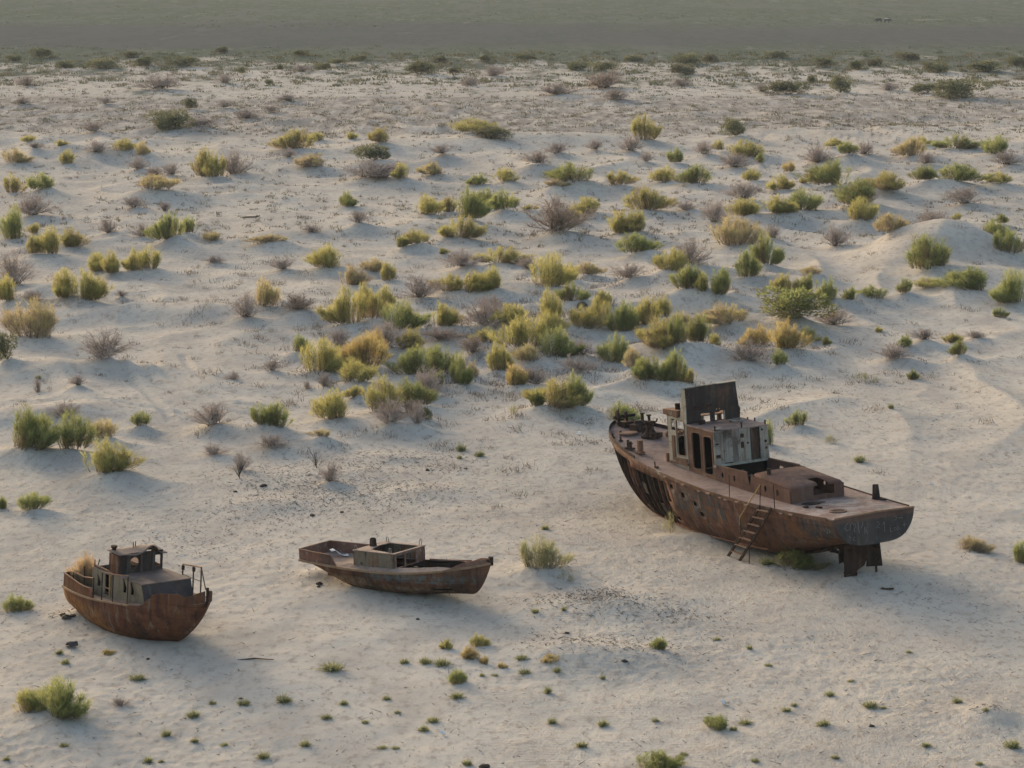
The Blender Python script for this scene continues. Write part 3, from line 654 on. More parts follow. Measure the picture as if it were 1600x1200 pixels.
    for d in (d1, d2):
        MB().tube([(a, 1.365, b) for a, b in d] + [(d[0][0], 1.365, d[0][1])], .022, 5).build('door_frame', M_EDGE, root)
    MB().panel((0, -1.35, 0), (1, 0, 0), (0, 0, 1), outer, (), .05).build('house_starboard_wall', M_HOUSE, root)
    MB().panel((11.1, -1.22, 0), (-1, 0, 0), (0, 0, 1), [(-1.15, 2.3), (1.1, 2.2), (1.1, 4.36), (-1.15, 4.44)], (), .04).build('shade_lining', M_SHADE, root)  # black sheet added inside to darken the door openings
    MB().panel((10.08, 0, 0), (0, 1, 0), (0, 0, 1), rect(-1.2, 2.25, 1.28, 4.38), (), .03).build('inner_shade_panel', M_SHADE, root)  # added black panel so the house interior looks unlit
    MB().panel((10.1, -1.2, 2.52), (1, 0, 0), (0, 1, 0), rect(0, 0, 2.15, 2.45), (), .03).build('house_floor', M_SHADE, root)
    strips = [(1.39, .90, 0.0, M_WHITE, (2.98, 4.42)), (.90, .48, .035, M_WHITE, (3.04, 4.47)), (.48, .20, .0, M_PINK, (2.99, 4.43)), (.20, -.44, .012, M_WHITE, (2.99, 4.42)), (-.44, -.93, -.09, M_DARK, (3.0, 4.40)), (-.93, -1.37, .01, M_WHITE, (2.98, 4.41))]
    for y1, y0, dp, mt, (z0, z1) in strips:
        MB().box((9.98 - dp, (y0 + y1) / 2, (z0 + z1) / 2), (.05, y1 - y0 - .012, z1 - z0)).build('wall_panel', mt, root)
    mb = MB()
    for y, z, w, h in ((-.02, 4.12, .16, .17), (-.02, 3.72, .14, .26), (-.3, 3.78, .08, .08), (1.25, 3.9, .12, .06), (1.22, 3.35, .2, .13), (-1.05, 4.27, .07, .07), (-1.2, 3.75, .08, .10), (-1.22, 3.45, .06, .08), (.6, 4.28, .06, .05)): MB().box((9.93, y, z), (.05, w, h)).build('wall_fitting', M_IRON, root)
    MB().box((9.99, .02, 2.94), (.16, 2.8, .10)).build('wall_sill', M_PALE, root)
    MB().panel((9.95, -1.42, 0), (1, 0, 0), (0, 1, 0), rect(0, 0, 2.38, 2.84), (), .05, None).build('house_roof', M_DECK, root)
    bpy.context.view_layer.update()
    ro_ = [o for o in root.children if o.name.startswith('house_roof')][0]
    for v in ro_.data.vertices: v.co.z += zr(v.co.x) + .035
    MB().torus((11.45, -.67, 4.60), .30, .035).build('roof_ring', M_WHITE, ro_)
    mb = MB()
    for x, y, h in ((10.05, 1.25, .22), (10.05, -.1, .24), (10.05, -1.3, .20), (11.0, -1.36, .16), (11.6, -1.36, .1), (12.0, .9, .16), (11.8, .75, .16), (10.5, .95, .09)): MB().box((x, y, zr(x) + h / 2 + .03), (.05, .05, h)).build('roof_stub', M_IRON, ro_)
    MB().box((11.85, .85, zr(11.85) + .12), (.16, .3, .2)).build('roof_fitting', M_IRON, ro_); MB().box((10.2, 1.05, zr(10.2) + .09), (.3, .35, .06)).build('roof_fitting', M_PALE, ro_)
    MB().panel((12.30, 0, 0), (0, -1, 0), (0, 0, 1), rect(-1.3, 2.5, 1.3, 4.46), (), .03).build('inner_shade_panel', M_SHADE, root)  # added black partition, hides the lit wheelhouse from the doorways
    MB().panel((13.93, 0, 0), (0, -1, 0), (0, 0, 1), rect(-1.3, 2.72, 1.3, 3.84), (), .03).build('shade_lining', M_SHADE, root)  # black sheet added below the front windows to darken the interior
    MB().panel((0, -1.29, 0), (-1, 0, 0), (0, 0, 1), [(-13.9, 2.72), (-12.4, 2.56), (-12.4, 4.12), (-13.9, 4.12)], (), .03).build('shade_lining', M_SHADE, root)  # added black sheet, darkens the view through the wheelhouse door
    # wheelhouse in front of it
    z_w = 4.84
    outer = [(12.34, H0(12.34)), (14.0, H0(14)), (14.02, z_w), (12.34, z_w)]
    win = rrect(13.32, 4.22, 13.70, 4.73, .04, 2); door = rrect(12.50, 3.14, 13.20, 4.72, .14)
    inv = lambda l: [(-a, b) for a, b in l]
    MB().panel((0, 1.36, 0), (-1, 0, 0), (0, 0, 1), inv(outer), [inv(win), inv(door)], .05).build('wheelhouse_port_wall', M_PALE, root)
    MB().tube([(a, 1.375, b) for a, b in door] + [(door[0][0], 1.375, door[0][1])], .024, 5).build('door_frame', M_EDGE, root)
    MB().box((13.5, 1.39, 3.45), (.26, .03, 1.1)).box((12.86, 1.40, 2.95), (.95, .05, .16)).box((13.1, 1.42, 2.80), (1.6, .10, .08)).build('wall_plate', M_HOUSE, root)
    MB().panel((0, -1.36, 0), (1, 0, 0), (0, 0, 1), outer, [rrect(12.5, 4.15, 13.1, 4.74, .08), rrect(13.2, 4.15, 13.85, 4.74, .08)], .05).build('wheelhouse_starboard_wall', M_HOUSE, root)
    MB().panel((14.02, 0, 0), (0, 1, 0), (0, 0, 1), rect(-1.36, H0(14), 1.36, z_w), [rrect(-1.2, 3.85, -.5, 4.6, .06), rrect(-.35, 3.85, .35, 4.6, .06), rrect(.5, 3.85, 1.2, 4.6, .06)], .05).build('wheelhouse_front_wall', M_PALE, root)
    MB().panel((12.34, -1.36, z_w + .04), (1, 0, 0), (0, 1, 0), [(0, 0), (1.7, 0), (1.7, 2.72), (0, 2.72)], [ragged(.6, 1.0, .35, 1.2, 8)], .05).build('wheelhouse_roof', M_HOUSE, root)
    MB().box((13.60, 1.16, z_w + .17), (1.30, .52, .25)).box((13.18, 1.38, z_w + .12), (.34, .1, .28)).build('roof_box', M_HOUSE, root)
    MB().tube([(13.45, 1.1, z_w + .28), (13.45, 1.1, z_w + .56)], .12, 10).build('vent_pipe', M_IRON, root)
    # tall scorched plate standing across the ship behind the wheelhouse
    MB().panel((12.27, 0, 0), (0, -1, 0), (0, 0, 1), [(-1.36, 4.5), (1.36, 4.5), (1.42, 5.0), (1.30, 5.18), (-1.34, 5.22)], [rect(-.62, 4.56, -.14, 4.97), rect(.09, 4.60, .56, 5.0), circ(.22, 5.09, .03, 6), circ(.36, 5.09, .03, 6)], .05).build('bridge_wall', M_DARK, root)
    MB().box((12.25, -.575, 4.79), (.04, .04, .42)).build('window_post', M_WHITE, root)
    MB().panel((12.24, 0, 0), (0, -1, 0), (0, 0, 1), [(-1.36, 5.20), (1.32, 5.16), (1.16, 6.24), (-1.41, 6.17)], (), .04, lambda a, b: .10 * (b - 5.2) + .03 * math.sin(a * 5)).build('bridge_screen', M_DARK, root)
    MB().box((12.30, .03, 5.19), (.09, 2.68, .05)).box((12.26, -.05, 5.62), (.10, .30, .10)).box((12.25, .5, 5.3), (.07, .9, .12)).build('screen_fitting', M_IRON, root)
    MB().obox([(12.28, 1.38, 4.5), (12.78, 1.38, 4.86), (12.78, 1.34, 4.86), (12.28, 1.34, 4.5), (12.18, 1.42, 6.16), (12.46, 1.42, 6.10), (12.46, 1.38, 6.10), (12.18, 1.38, 6.16)]).build('screen_flange', M_PALE, root)
    MB().obox([(12.28, -1.36, 4.5), (12.78, -1.36, 4.86), (12.78, -1.32, 4.86), (12.28, -1.32, 4.5), (12.18, -1.19, 6.22), (12.44, -1.19, 6.16), (12.44, -1.15, 6.16), (12.18, -1.15, 6.22)]).build('screen_flange', M_DARK, root)
    MB().obox([(12.10, 1.68, 6.20), (12.42, 1.66, 6.14), (12.42, -1.36, 6.22), (12.10, -1.38, 6.22), (12.10, 1.68, 6.235), (12.42, 1.66, 6.175), (12.42, -1.36, 6.255), (12.10, -1.38, 6.255)]).build('screen_lip', M_PALE, root)
    # foredeck gear
    def zz(x, y): b = bf(x / L); return dz(x) + .05 * (1 - (y / b) ** 2)
    g = MB(); x, y = 20.25, .05; z = zz(x, y)
    g.box((x, y, z + .12), (.7, .6, .24)).torus((x + .25, y + .35, z + .48), .26, .06, 14, 6, (0.3, 1, 0)).torus((x + .25, y - .1, z + .45), .22, .06, 14, 6, (0.3, 1, 0)).tube([(x + .2, y + .55, z + .45), (x + .3, y - .6, z + .45)], .07, 8).box((x + .25, y + .3, z + .35), (.12, .12, .6)).tube([(x + .2, y + .35, z + .6), (x + .15, y + .3, z + .85)], .03, 6)
    g.build('windlass', M_IRON, root)
    g = MB(); x, y = 19.35, -.05; z = zz(x, y)
    g.box((x, y, z + .16), (.62, .62, .34)).lathe((x, y, z), [(.30, .3), (.2, .36), (.15, .5), (.0, .5)], 12).tube([(x - .1, y - .2, z + .3), (x - .1, y - .2, z + .78)], .075, 8).tube([(x - .1, y - .55, z), (x - .1, y - .55, z + .66)], .07, 8).lathe((x - .1, y - .2, z + .78), [(.12, 0), (.12, .06), (0, .06)], 10).lathe((x - .1, y - .55, z + .66), [(.12, 0), (.12, .06), (0, .06)], 10)
    g.build('mooring_winch', M_IRON, root)
    g = MB(); x, y = 18.15, .0; z = zz(x, y)
    g.lathe((x, y, z), [(.44, 0), (.42, .10), (.30, .22), (.20, .38), (.18, .60), (.26, .70), (.24, .76), (0, .76)], 14).tube([(x + .35, y + .25, z), (x + .2, y + .18, z + .45), (x + .05, y, z + .6)], .05, 6).tube([(x - .25, y - .2, z + .72), (x + .2, y + .3, z + .78)], .05, 6).box((x - .2, y - .1, z + .12), (.5, .62, .22)).tube([(x - .1, y - .3, z + .7), (x - .15, y - .35, z + .85)], .04, 6)
    g.build('capstan', M_IRON, root)
    z = zz(19.1, .62); MB().lathe((19.1, .62, z), [(.46, 0), (.46, .07), (.40, .10), (.0, .12)], 20).build('hatch_cover', M_EDGE, root)
    MB().tube([(19.6, .75, zz(19.6, .75) + .05), (19.3, .95, zz(19.3, .95) + .10)], .04, 6).build('lever', M_IRON, root)
    z = zz(17.9, -1.15); MB().lathe((17.9, -1.15, z), [(.42, 0), (.42, .22), (.36, .22), (.36, .02)], 18).build('hatch_coaming', M_HULL, root)
    MB().lathe((17.9, -1.15, z + .12), [(.30, 0), (.2, .08), (0, .08)], 12).build('hatch_lid', M_WHITE, root)
    g = MB(); x, y = 17.0, 1.80; z = zz(x, y)
    g.tube([(x, y, z), (x, y, z + .42)], .07, 8).tube([(x - .3, y + .05, z), (x - .3, y + .05, z + .38)], .07, 8).box((x - .15, y, z + .04), (.62, .22, .08)).tube([(x + .08, y, z + .3), (x - .4, y, z + .28)], .03, 6)
    g.build('bollard', M_IRON, root)
    for x, y in ((18.25, 1.50), (18.9, 1.55)):
        z = zz(x, y); MB().tube([(x, y, z), (x + .03, y, z + .24)], .05, 7).box((x, y, z + .03), (.22, .12, .05)).build('cleat', M_IRON, root)
    z = zz(16.05, 1.70); MB().box((16.05, 1.70, z + .30), (.20, .20, .60)).box((15.95, 1.78, z + .05), (.4, .3, .10)).build('mooring_post', M_HOUSE, root)
    z = zz(13.6, 2.35); MB().tube([(13.6, 2.33, z), (13.66, 2.33, z + .26)], .035, 6).box((13.5, 2.33, z + .04), (.25, .12, .06)).build('stanchion_stub', M_IRON, root)
    z = zz(14.15, 1.3); MB().box((14.2, 1.3, z + .2), (.12, .2, .4)).build('step', M_HOUSE, root)
    # torn brackets along the port deck edge
    for k, x in enumerate((12.2, 10.6, 9.2, 8.5, 7.55, 7.1, 6.3, 5.6, 3.2, 2.6)):
        b = bf(x / L); MB().box((x, b + .07, dz(x) - .06 - .02 * (k % 3)), (.22 + .05 * (k % 2), .12, .05), Matrix.Rotation(.3 * ((k % 3) - 1), 3, 'X')).build('bracket', M_EDGE, root)
    MB().tube([(7.1, 2.46, dz(7.1)), (7.08, 2.42, dz(7.1) + .95)], .018, 5).build('stanchion', M_IRON, root)
    MB().tube([(3.82, 2.28, dz(3.8)), (3.82, 2.28, dz(3.8) + 1.0)], .02, 5).build('stanchion', M_IRON, root)
    # after deck
    z = dz(1.3) + .06
    MB().lathe((1.3, .85, z - .005), [(.36, 0), (.36, .035), (.30, .035), (.29, -.02)], 22, squash=1.0).build('hatch_rim', M_EDGE, root)
    MB().lathe((1.3, .85, z + .012), [(.30, 0), (.0, 0.001)], 22).build('painted_hatch_hole', M_IRON, root)  # dark disc painted in place of the shaded hatch opening
    MB().panel((3.5, .6, dz(3.5) + .075), (1, 0, 0), (0, 1, 0), ragged(0, 0, .30, 1.5, 5, 13), (), .03).build('painted_deck_hole', M_IRON, root)  # ragged dark sheet stands in for the shade of a deck hole
    MB().lathe((2.7, -1.95, dz(2.7) + .0), [(.20, 0), (.20, .03), (.17, .05), (.12, .62), (.0, .64)], 12).build('mooring_post', M_IRON, root)
    MB().box((2.3, -2.0, dz(2.3) + .05), (.4, .12, .06)).box((2.55, .95, dz(2.5) + .07), (.3, .14, .07)).box((3.0, 1.3, dz(3) + .07), (.2, .16, .06)).build('deck_fitting', M_IRON, root)
    # twin rudders
    for y, h0, w in ((.62, -.98, .56), (-.60, -.52, .66)):
        g = MB(); z1 = .52
        g.obox([(.72, y - .05, h0), (.72 + w, y - .05, h0), (.72 + w, y + .05, h0), (.72, y + .05, h0), (.78, y - .05, z1), (.72 + w * .85, y - .05, z1), (.72 + w * .85, y + .05, z1), (.78, y + .05, z1)])
        ca, sa = math.cos(1.0), math.sin(1.0); g.v = [(1.02 + (a_ - 1.02) * ca - (b_ - y) * sa, y + (a_ - 1.02) * sa + (b_ - y) * ca, c_) for a_, b_, c_ in g.v]
        r = g.build('rudder', M_IRON, root)
        MB().tube([(1.02, y, z1 - .1), (1.02, y, 1.1)], .07, 8).build('rudder_stock', M_IRON, r)
        MB().box((1.02, y, h0 + .3), (.75, .14, .06)).box((1.02, y, .3), (.62, .14, .06)).build('rudder_arm', M_IRON, r)
        if y < 0: MB().tube([(.95, y, h0 + .02), (.95, y, -.95)], .05, 7).build('rudder_pintle', M_IRON, r)
        if y > 0: MB().obox([(1.15, -.18, -.45), (1.5, -.18, -.38), (1.6, .42, -.62), (1.1, .46, -.7), (.95, -.62, .66), (2.1, -.55, .55), (2.1, .55, .55), (.95, .60, .66)]).build('stern_frame', M_IRON, root)
        g = MB()
        for k in range(3):
            a = k * 2.094 + .4
            g.obox([(1.70 + .05 * q, y + math.cos(a) * rr - math.sin(a) * ww, .12 + math.sin(a) * rr + math.cos(a) * ww) for q in (0, 1) for rr, ww in ((.06, -.05), (.42, -.12), (.46, .10), (.06, .05))])
        g.tube([(1.55, y, .12), (1.9, y, .12)], .08, 8); g.build('propeller', M_IRON, root)
        MB().tube([(1.9, y, .12), (4.4, y * .8, .05)], .06, 8).bar((2.1, y, .12), (2.1, y * .7, .72), .06, .12).build('propeller_shaft', M_IRON, root)
    return root

def build_ladder():
    # a separate steel ladder leaning against the port side, feet in the sand
    a0 = Vector((9.10, 105.19, 0)) ; b0 = Vector((9.52, 104.40, 0))
    A = Vector((10.22, 103.07, 2.55)); B = Vector((10.61, 102.36, 2.62))   # tops at the deck edge
    for p in (a0, b0): p.z = float(height(p.x, p.y)) - .05
    root = empty('boarding_ladder', (a0 + b0) / 2)
    tag(root, 'steel ladder with one yellowed handrail leaning on the large ship', 'ladder')
    off = -Vector(root.location)
    def loc(p): return Vector(p) + off
    MB().bar(loc(a0), loc(A), .05, .13).build('stringer', M_IRON, root)
    MB().bar(loc(b0), loc(B), .05, .13).build('stringer', M_IRON, root)
    for k in range(7):
        t = .13 + .135 * k; MB().bar(loc(a0.lerp(A, t)), loc(b0.lerp(B, t)), .16, .035).build('tread', M_EDGE, root)
    up = Vector((0, 0, .92)); s, e = a0.lerp(A, .38), a0.lerp(A, 1.0)
    MB().tube([loc(s + Vector((0, 0, .55))), loc(s + up), loc(e + up)], .028, 6).build('handrail', M_YELLOW, root)
    MB().tube([loc(e), loc(e + up)], .02, 6).build('handrail_post', M_IRON, root)
    m = a0.lerp(A, .40); MB().tube([loc(m), loc(m + Vector((0, 0, .8)))], .018, 6).build('handrail_post', M_IRON, root)
    m = b0.lerp(B, .33); g = Vector((m.x, m.y, float(height(m.x, m.y)) - .05)); MB().tube([loc(g), loc(m + Vector((0, 0, .05)))], .022, 6).build('prop', M_IRON, root)
    return root
# ------------------------------------------------------------------ the open boat in the middle
M_B2HULL = rust('rusted_boat_hull', [(.085, .045, .032), (.140, .075, .050), (.175, .105, .070)],
    [((.115, .135, .135), both(zone(3.6, 8.2, 'x', .4), zone(.42, .74, 'z', .04), patches(.36, .60))),
     ((.26, .185, .115), both(zone(.2, 3.8, 'x', .5), zone(-.3, .42, 'z', .12), patches(.38, .55))),
     ((.22, .165, .115), both(zone(3.2, 7.5, 'x', .6), zone(-.3, .22, 'z', .08), patches(.42, .6)))], .7, 21.0, plates=(1.6, .5))
M_B2CAB = rust('pale_stained_cabin_side', [(.135, .105, .072), (.180, .150, .110), (.215, .180, .135)], [((.13, .065, .042), patches(.50, .62, 'a', .95))], .9, 22.0)
M_B2BUL = rust('flaking_red_bulwark', [(.130, .060, .042), (.185, .095, .068), (.225, .150, .120)], [((.27, .245, .22), patches(.54, .63, 'd', .8))], .35, 23.0)
M_B2DECK = rust('dusty_boat_deck', [(.195, .140, .112), (.270, .205, .170), (.315, .250, .205)], (), .2, 24.0, pit=.3)
M_B1HULL = rust('rusted_launch_hull', [(.070, .032, .022), (.125, .056, .036), (.170, .085, .055)],
    [((.30, .15, .06), both(zone(-.2, 3.6, 'x', .7), zone(-.7, .55, 'z', .2), patches(.34, .56, 'd', .95))), ((.24, .15, .07), both(zone(3, 7, 'x', .7), zone(-.8, -.15, 'z', .12), patches(.36, .58, 'd', .9))),
     ((.22, .185, .15), both(zone(.4, 3.6, 'x', .5), patches(.62, .7, 'a', .6)))], .9, 31.0, plates=(1.7, .55))
M_B1CAB = rust('faded_olive_cabin', [(.150, .125, .090), (.195, .170, .125), (.235, .205, .155)], [((.14, .075, .05), patches(.58, .68, 'a', .9))], .45, 32.0)
M_B1TOP = rust('grey_brown_cabin_top', [(.120, .088, .075), (.165, .125, .108), (.205, .165, .145)], [((.32, .29, .26), patches(.60, .68, 'a', .7))], .15, 33.0, pit=.3)
M_B1DARK = rust('dark_grey_front_plate', [(.050, .044, .044), (.075, .066, .064), (.095, .080, .075)], (), .4, 34.0)
M_PAPER = new_mat('crumpled_white_sheet')[0]; finish(M_PAPER.node_tree, (.55, .54, .52), .9)

def build_boat2():
    th, ph, ro = -34.35, -3.2, -1.45
    root = empty('open_boat', (-7.96, 101.09, .113), tuple(map(math.radians, (ro, ph, th))))
    tag(root, 'low rusted open boat with square cabin, lying between the other wrecks', 'boat')
    L = 8.75
    def bf(s):
        if s < .45: return 1.0 + .34 * math.sin(s / .45 * math.pi / 2)
        t = (s - .45) / .55; return 1.34 * max(1 - t ** 2.3, 0) ** .85
    def df(s): return .862 - .09 * (2 * s / .45 - (s / .45) ** 2) if s < .45 else .772 + .50 * ((s - .45) / .55) ** 2
    def kf(s): return -.22 + .92 * (1 - smoothstep(0, .38, s)) ** 1.5 + .16 * smoothstep(.55, 1, s)
    dz = lambda x: df(min(max(x / L, 0), 1)); bb = lambda x: bf(min(max(x / L, 0), 1))
    G = loft(7.75, L, bf, df, kf, .5, 56, 14, .60, .95, .5)
    hull_meshes(G).build('hull', M_B2HULL, root, True, .02)
    ring = [(-p[1], p[2]) for p in G[0][::-1]] + [(p[1], p[2]) for p in G[0][1:]]
    MB().add([(0, y, z) for y, z in ring], [tuple(range(len(ring)))]).build('transom', M_B2HULL, root)
    for sg in (-1, 1):
        c = [(p[0], sg * p[1], p[2]) for p in (r[-1] for r in G)]
        V, F = strip([(x, y, z - .07) for x, y, z in c], .085, .07); MB().add(V, F).build('rub_rail', M_RAIL, root)
    MB().bar((.0, -1.0, .83), (.0, 1.0, .83), .06, .08).build('rub_rail', M_B2BUL, root)
    # side decks, stern deck, foredeck; the forward well stays open
    W0, W1 = 4.86, 7.35
    xs = sorted(set([r[-1][0] for r in G[::2]] + [W0, W1])); V = []; F = []
    for x in xs:
        b = bb(x) * .985; w = min(.92, b * .72)
        for y in (-b, -w, 0, w, b): V.append((x, y, dz(x) - .005 + (.13 * smoothstep(1.5, 2.7, x) * (1 - smoothstep(6.6, 7.6, x)) if abs(y) < b - .01 else 0)))
    for i in range(len(xs) - 1):
        for j in range(4):
            if j in (1, 2) and W0 - .01 <= xs[i] and xs[i + 1] <= W1 + .01: continue
            if j in (1, 2) and W0 - 2.0 <= xs[i] and xs[i + 1] <= W0 + .01: continue
            F.append((i * 5 + j, i * 5 + 5 + j, i * 5 + 6 + j, i * 5 + 1 + j))
    MB().add(V, F).build('deck', M_B2DECK, root, False, .02)
    MB().panel((4.8, -.8, .18), (1, 0, 0), (0, 1, 0), rect(0, 0, 2.4, 1.6), (), .02).build('well_floor', M_SHADE, root)
    for sg in (-1, 1):
        V, F = strip([(x, sg * min(.92, bb(x) * .72), dz(x) - .25) for x in (4.86, 5.5, 6.1, 6.7, 7.3)], .26, .025); MB().add(V, F).build('well_coaming', M_IRON, root)
    MB().box((5.35, -.35, .62), (.12, .12, .55)).box((6.9, -.2, .5), (.08, .08, .4)).build('well_post', M_B2CAB, root)
    # stern bulwarks
    def bul(sg, x1, slant):
        n = 12; V = []; F = []
        for i in range(n + 1):
            x = x1 * i / n; y = bb(x) * .985 * sg; z = dz(x)
            hh = .41 * (1 if x < x1 - slant else (x1 - x) / slant * 1.0 + .02)
            V += [(x, y, z), (x, y - .0 * sg, z + hh)]
        for i in range(n): F.append((i * 2, i * 2 + 2, i * 2 + 3, i * 2 + 1))
        o = MB().add(V, F).build('stern_bulwark', M_B2BUL, root, False, .03)
        c = [(V[i * 2 + 1][0], V[i * 2 + 1][1], V[i * 2 + 1][2]) for i in range(n + 1) if V[i * 2][0] <= x1 - slant + .01]
        VV, FF = strip(c, .03, .05); MB().add(VV, FF).build('bulwark_cap', M_EDGE, o)
    bul(-1, 2.05, .30); bul(1, 3.3, .7)
    MB().panel((0, 0, 0), (0, 1, 0), (0, 0, 1), [(-.985, .86), (.985, .86), (.985, 1.27), (0, 1.28), (-.985, 1.27)], (), .03).build('stern_plate', M_B2BUL, root)
    MB().bar((0, -.99, 1.285), (0, .99, 1.285), .06, .04).build('bulwark_cap', M_EDGE, root)
    # bow bulwarks rising to the stem
    for sg in (-1, 1):
        c = []; pts = [7.15 + (L - .02 - 7.15) * i / 10 for i in range(11)]; V = []; F = []
        for i, x in enumerate(pts):
            h = .02 + .17 * smoothstep(7.15, 7.9, x) if sg < 0 else .05 + .12 * smoothstep(7.15, 7.9, x); y = max(bb(x), .03) * sg
            V += [(x, y, dz(x)), (x, y * .97, dz(x) + h)]
        for i in range(10): F.append((i * 2, i * 2 + 2, i * 2 + 3, i * 2 + 1))
        MB().add(V, F).build('bow_bulwark', M_B2BUL, root, False, .03)
    V, F = strip([(x, bb(x) * .985, dz(x)) for x in (4.8, 5.4, 6.0, 6.6, 7.2)], .09, .03); MB().add(V, F).build('side_coaming', M_B2BUL, root)
    MB().box((8.72, 0, 1.33), (.16, .10, .34)).tube([(8.6, -.12, 1.36), (8.85, -.05, 1.30)], .04, 6).build('stem_head', M_IRON, root)
    MB().box((.95, -.25, .22), (.22, .06, .16)).build('skeg', M_B2HULL, root)
    # cabin: roof plate mostly gone, front open
    z0, z1, hb, x0, x1 = .86, 1.45, 1.02, 2.78, 4.80
    MB().panel((0, -hb, 0), (1, 0, 0), (0, 0, 1), [(x0, z0), (x1, z0), (x1, z1), (x0, z1 - .02)], [ragged(3.18, .96, .06, .7, 2)], .04).build('cabin_side', M_B2CAB, root)
    MB().panel((0, hb, 0), (-1, 0, 0), (0, 0, 1), [(-x1, z0), (-x0, z0), (-x0, z1), (-x1, z1)], (), .04).build('cabin_side', M_B2CAB, root)
    MB().panel((x0, 0, 0), (0, -1, 0), (0, 0, 1), rect(-hb, z0, hb, z1), (), .04).build('cabin_back', M_B2BUL, root)
    MB().panel((x1, 0, 0), (0, 1, 0), (0, 0, 1), rect(-hb, z0, hb, z1), [rect(-.86, z0 + .02, -.30, z1 - .10), rect(-.24, z0 + .02, .42, z1 - .10)], .04).build('cabin_front', M_B2BUL, root)
    MB().box((x1 - .03, -.27, 1.12), (.05, .05, .60)).build('front_post', M_B2CAB, root)
    MB().panel((0, 0, z1 + .02), (1, 0, 0), (0, 1, 0), rect(x0 - .03, -hb - .03, x1 + .03, hb + .03), [[(3.35, -.62), (4.70, -.95), (4.72, .80), (4.45, .86), (3.18, .84), (3.1, .3)]], .035).build('cabin_roof', M_B2DECK, root)
    MB().panel((x0 + .02, -hb + .05, .62), (1, 0, 0), (0, 1, 0), rect(0, 0, 1.95, 2 * hb - .1), (), .02).build('cabin_floor', M_SHADE, root)  # coloured near-black for the shade inside the cabin
    MB().lathe((2.98, .02, z1), [(.15, 0), (.13, .30), (.10, .34), (.10, .30)], 12).build('exhaust_stack', M_IRON, root)
    for x, y in ((2.9, -1.0), (4.6, -1.0), (2.95, 1.0), (4.6, 1.0)):
        z = z1 + .02; MB().tube([(x - .05, y, z), (x - .05, y, z + .15), (x - .03, y, z + .19), (x + .03, y, z + .19), (x + .05, y, z + .15), (x + .05, y, z)], .018, 5).build('lifting_eye', M_WHITE, root)
    return root
def build_boat2_litter():
    Rm = Matrix.Rotation(math.radians(-34.35), 4, 'Z') @ Matrix.Rotation(math.radians(-3.2), 4, 'Y') @ Matrix.Rotation(math.radians(-1.45), 4, 'X')
    T = Matrix.Translation((-7.96, 101.09, .113)) @ Rm
    for (x, y, z, lab, sz, rot, sd) in ((.95, .35, .93, 'bent grey-white sheet lying in the stern of the open boat', (.75, .32), 1.0, 1), (2.35, .62, 1.02, 'crumpled white scrap beside the open boat\'s cabin', (.42, .3), .2, 5)):
        q = random.Random(sd); mb = MB(); V = []; F = []
        for i in range(5):
            for j in range(4):
                V.append((sz[0] * (i / 4 - .5), sz[1] * (j / 3 - .5), .16 * math.sin(i * 1.1 + sd) + q.uniform(-.04, .04) + .05))
        for i in range(4):
            for j in range(3): F.append((i * 4 + j, i * 4 + 4 + j, i * 4 + 5 + j, i * 4 + 1 + j))
        o = mb.add(V, F).build('crumpled_sheet', M_PAPER, None, False, .012)
        o.matrix_world = T @ Matrix.Translation((x, y, z)) @ Matrix.Rotation(rot, 4, 'Z'); tag(o, lab, 'sheet')

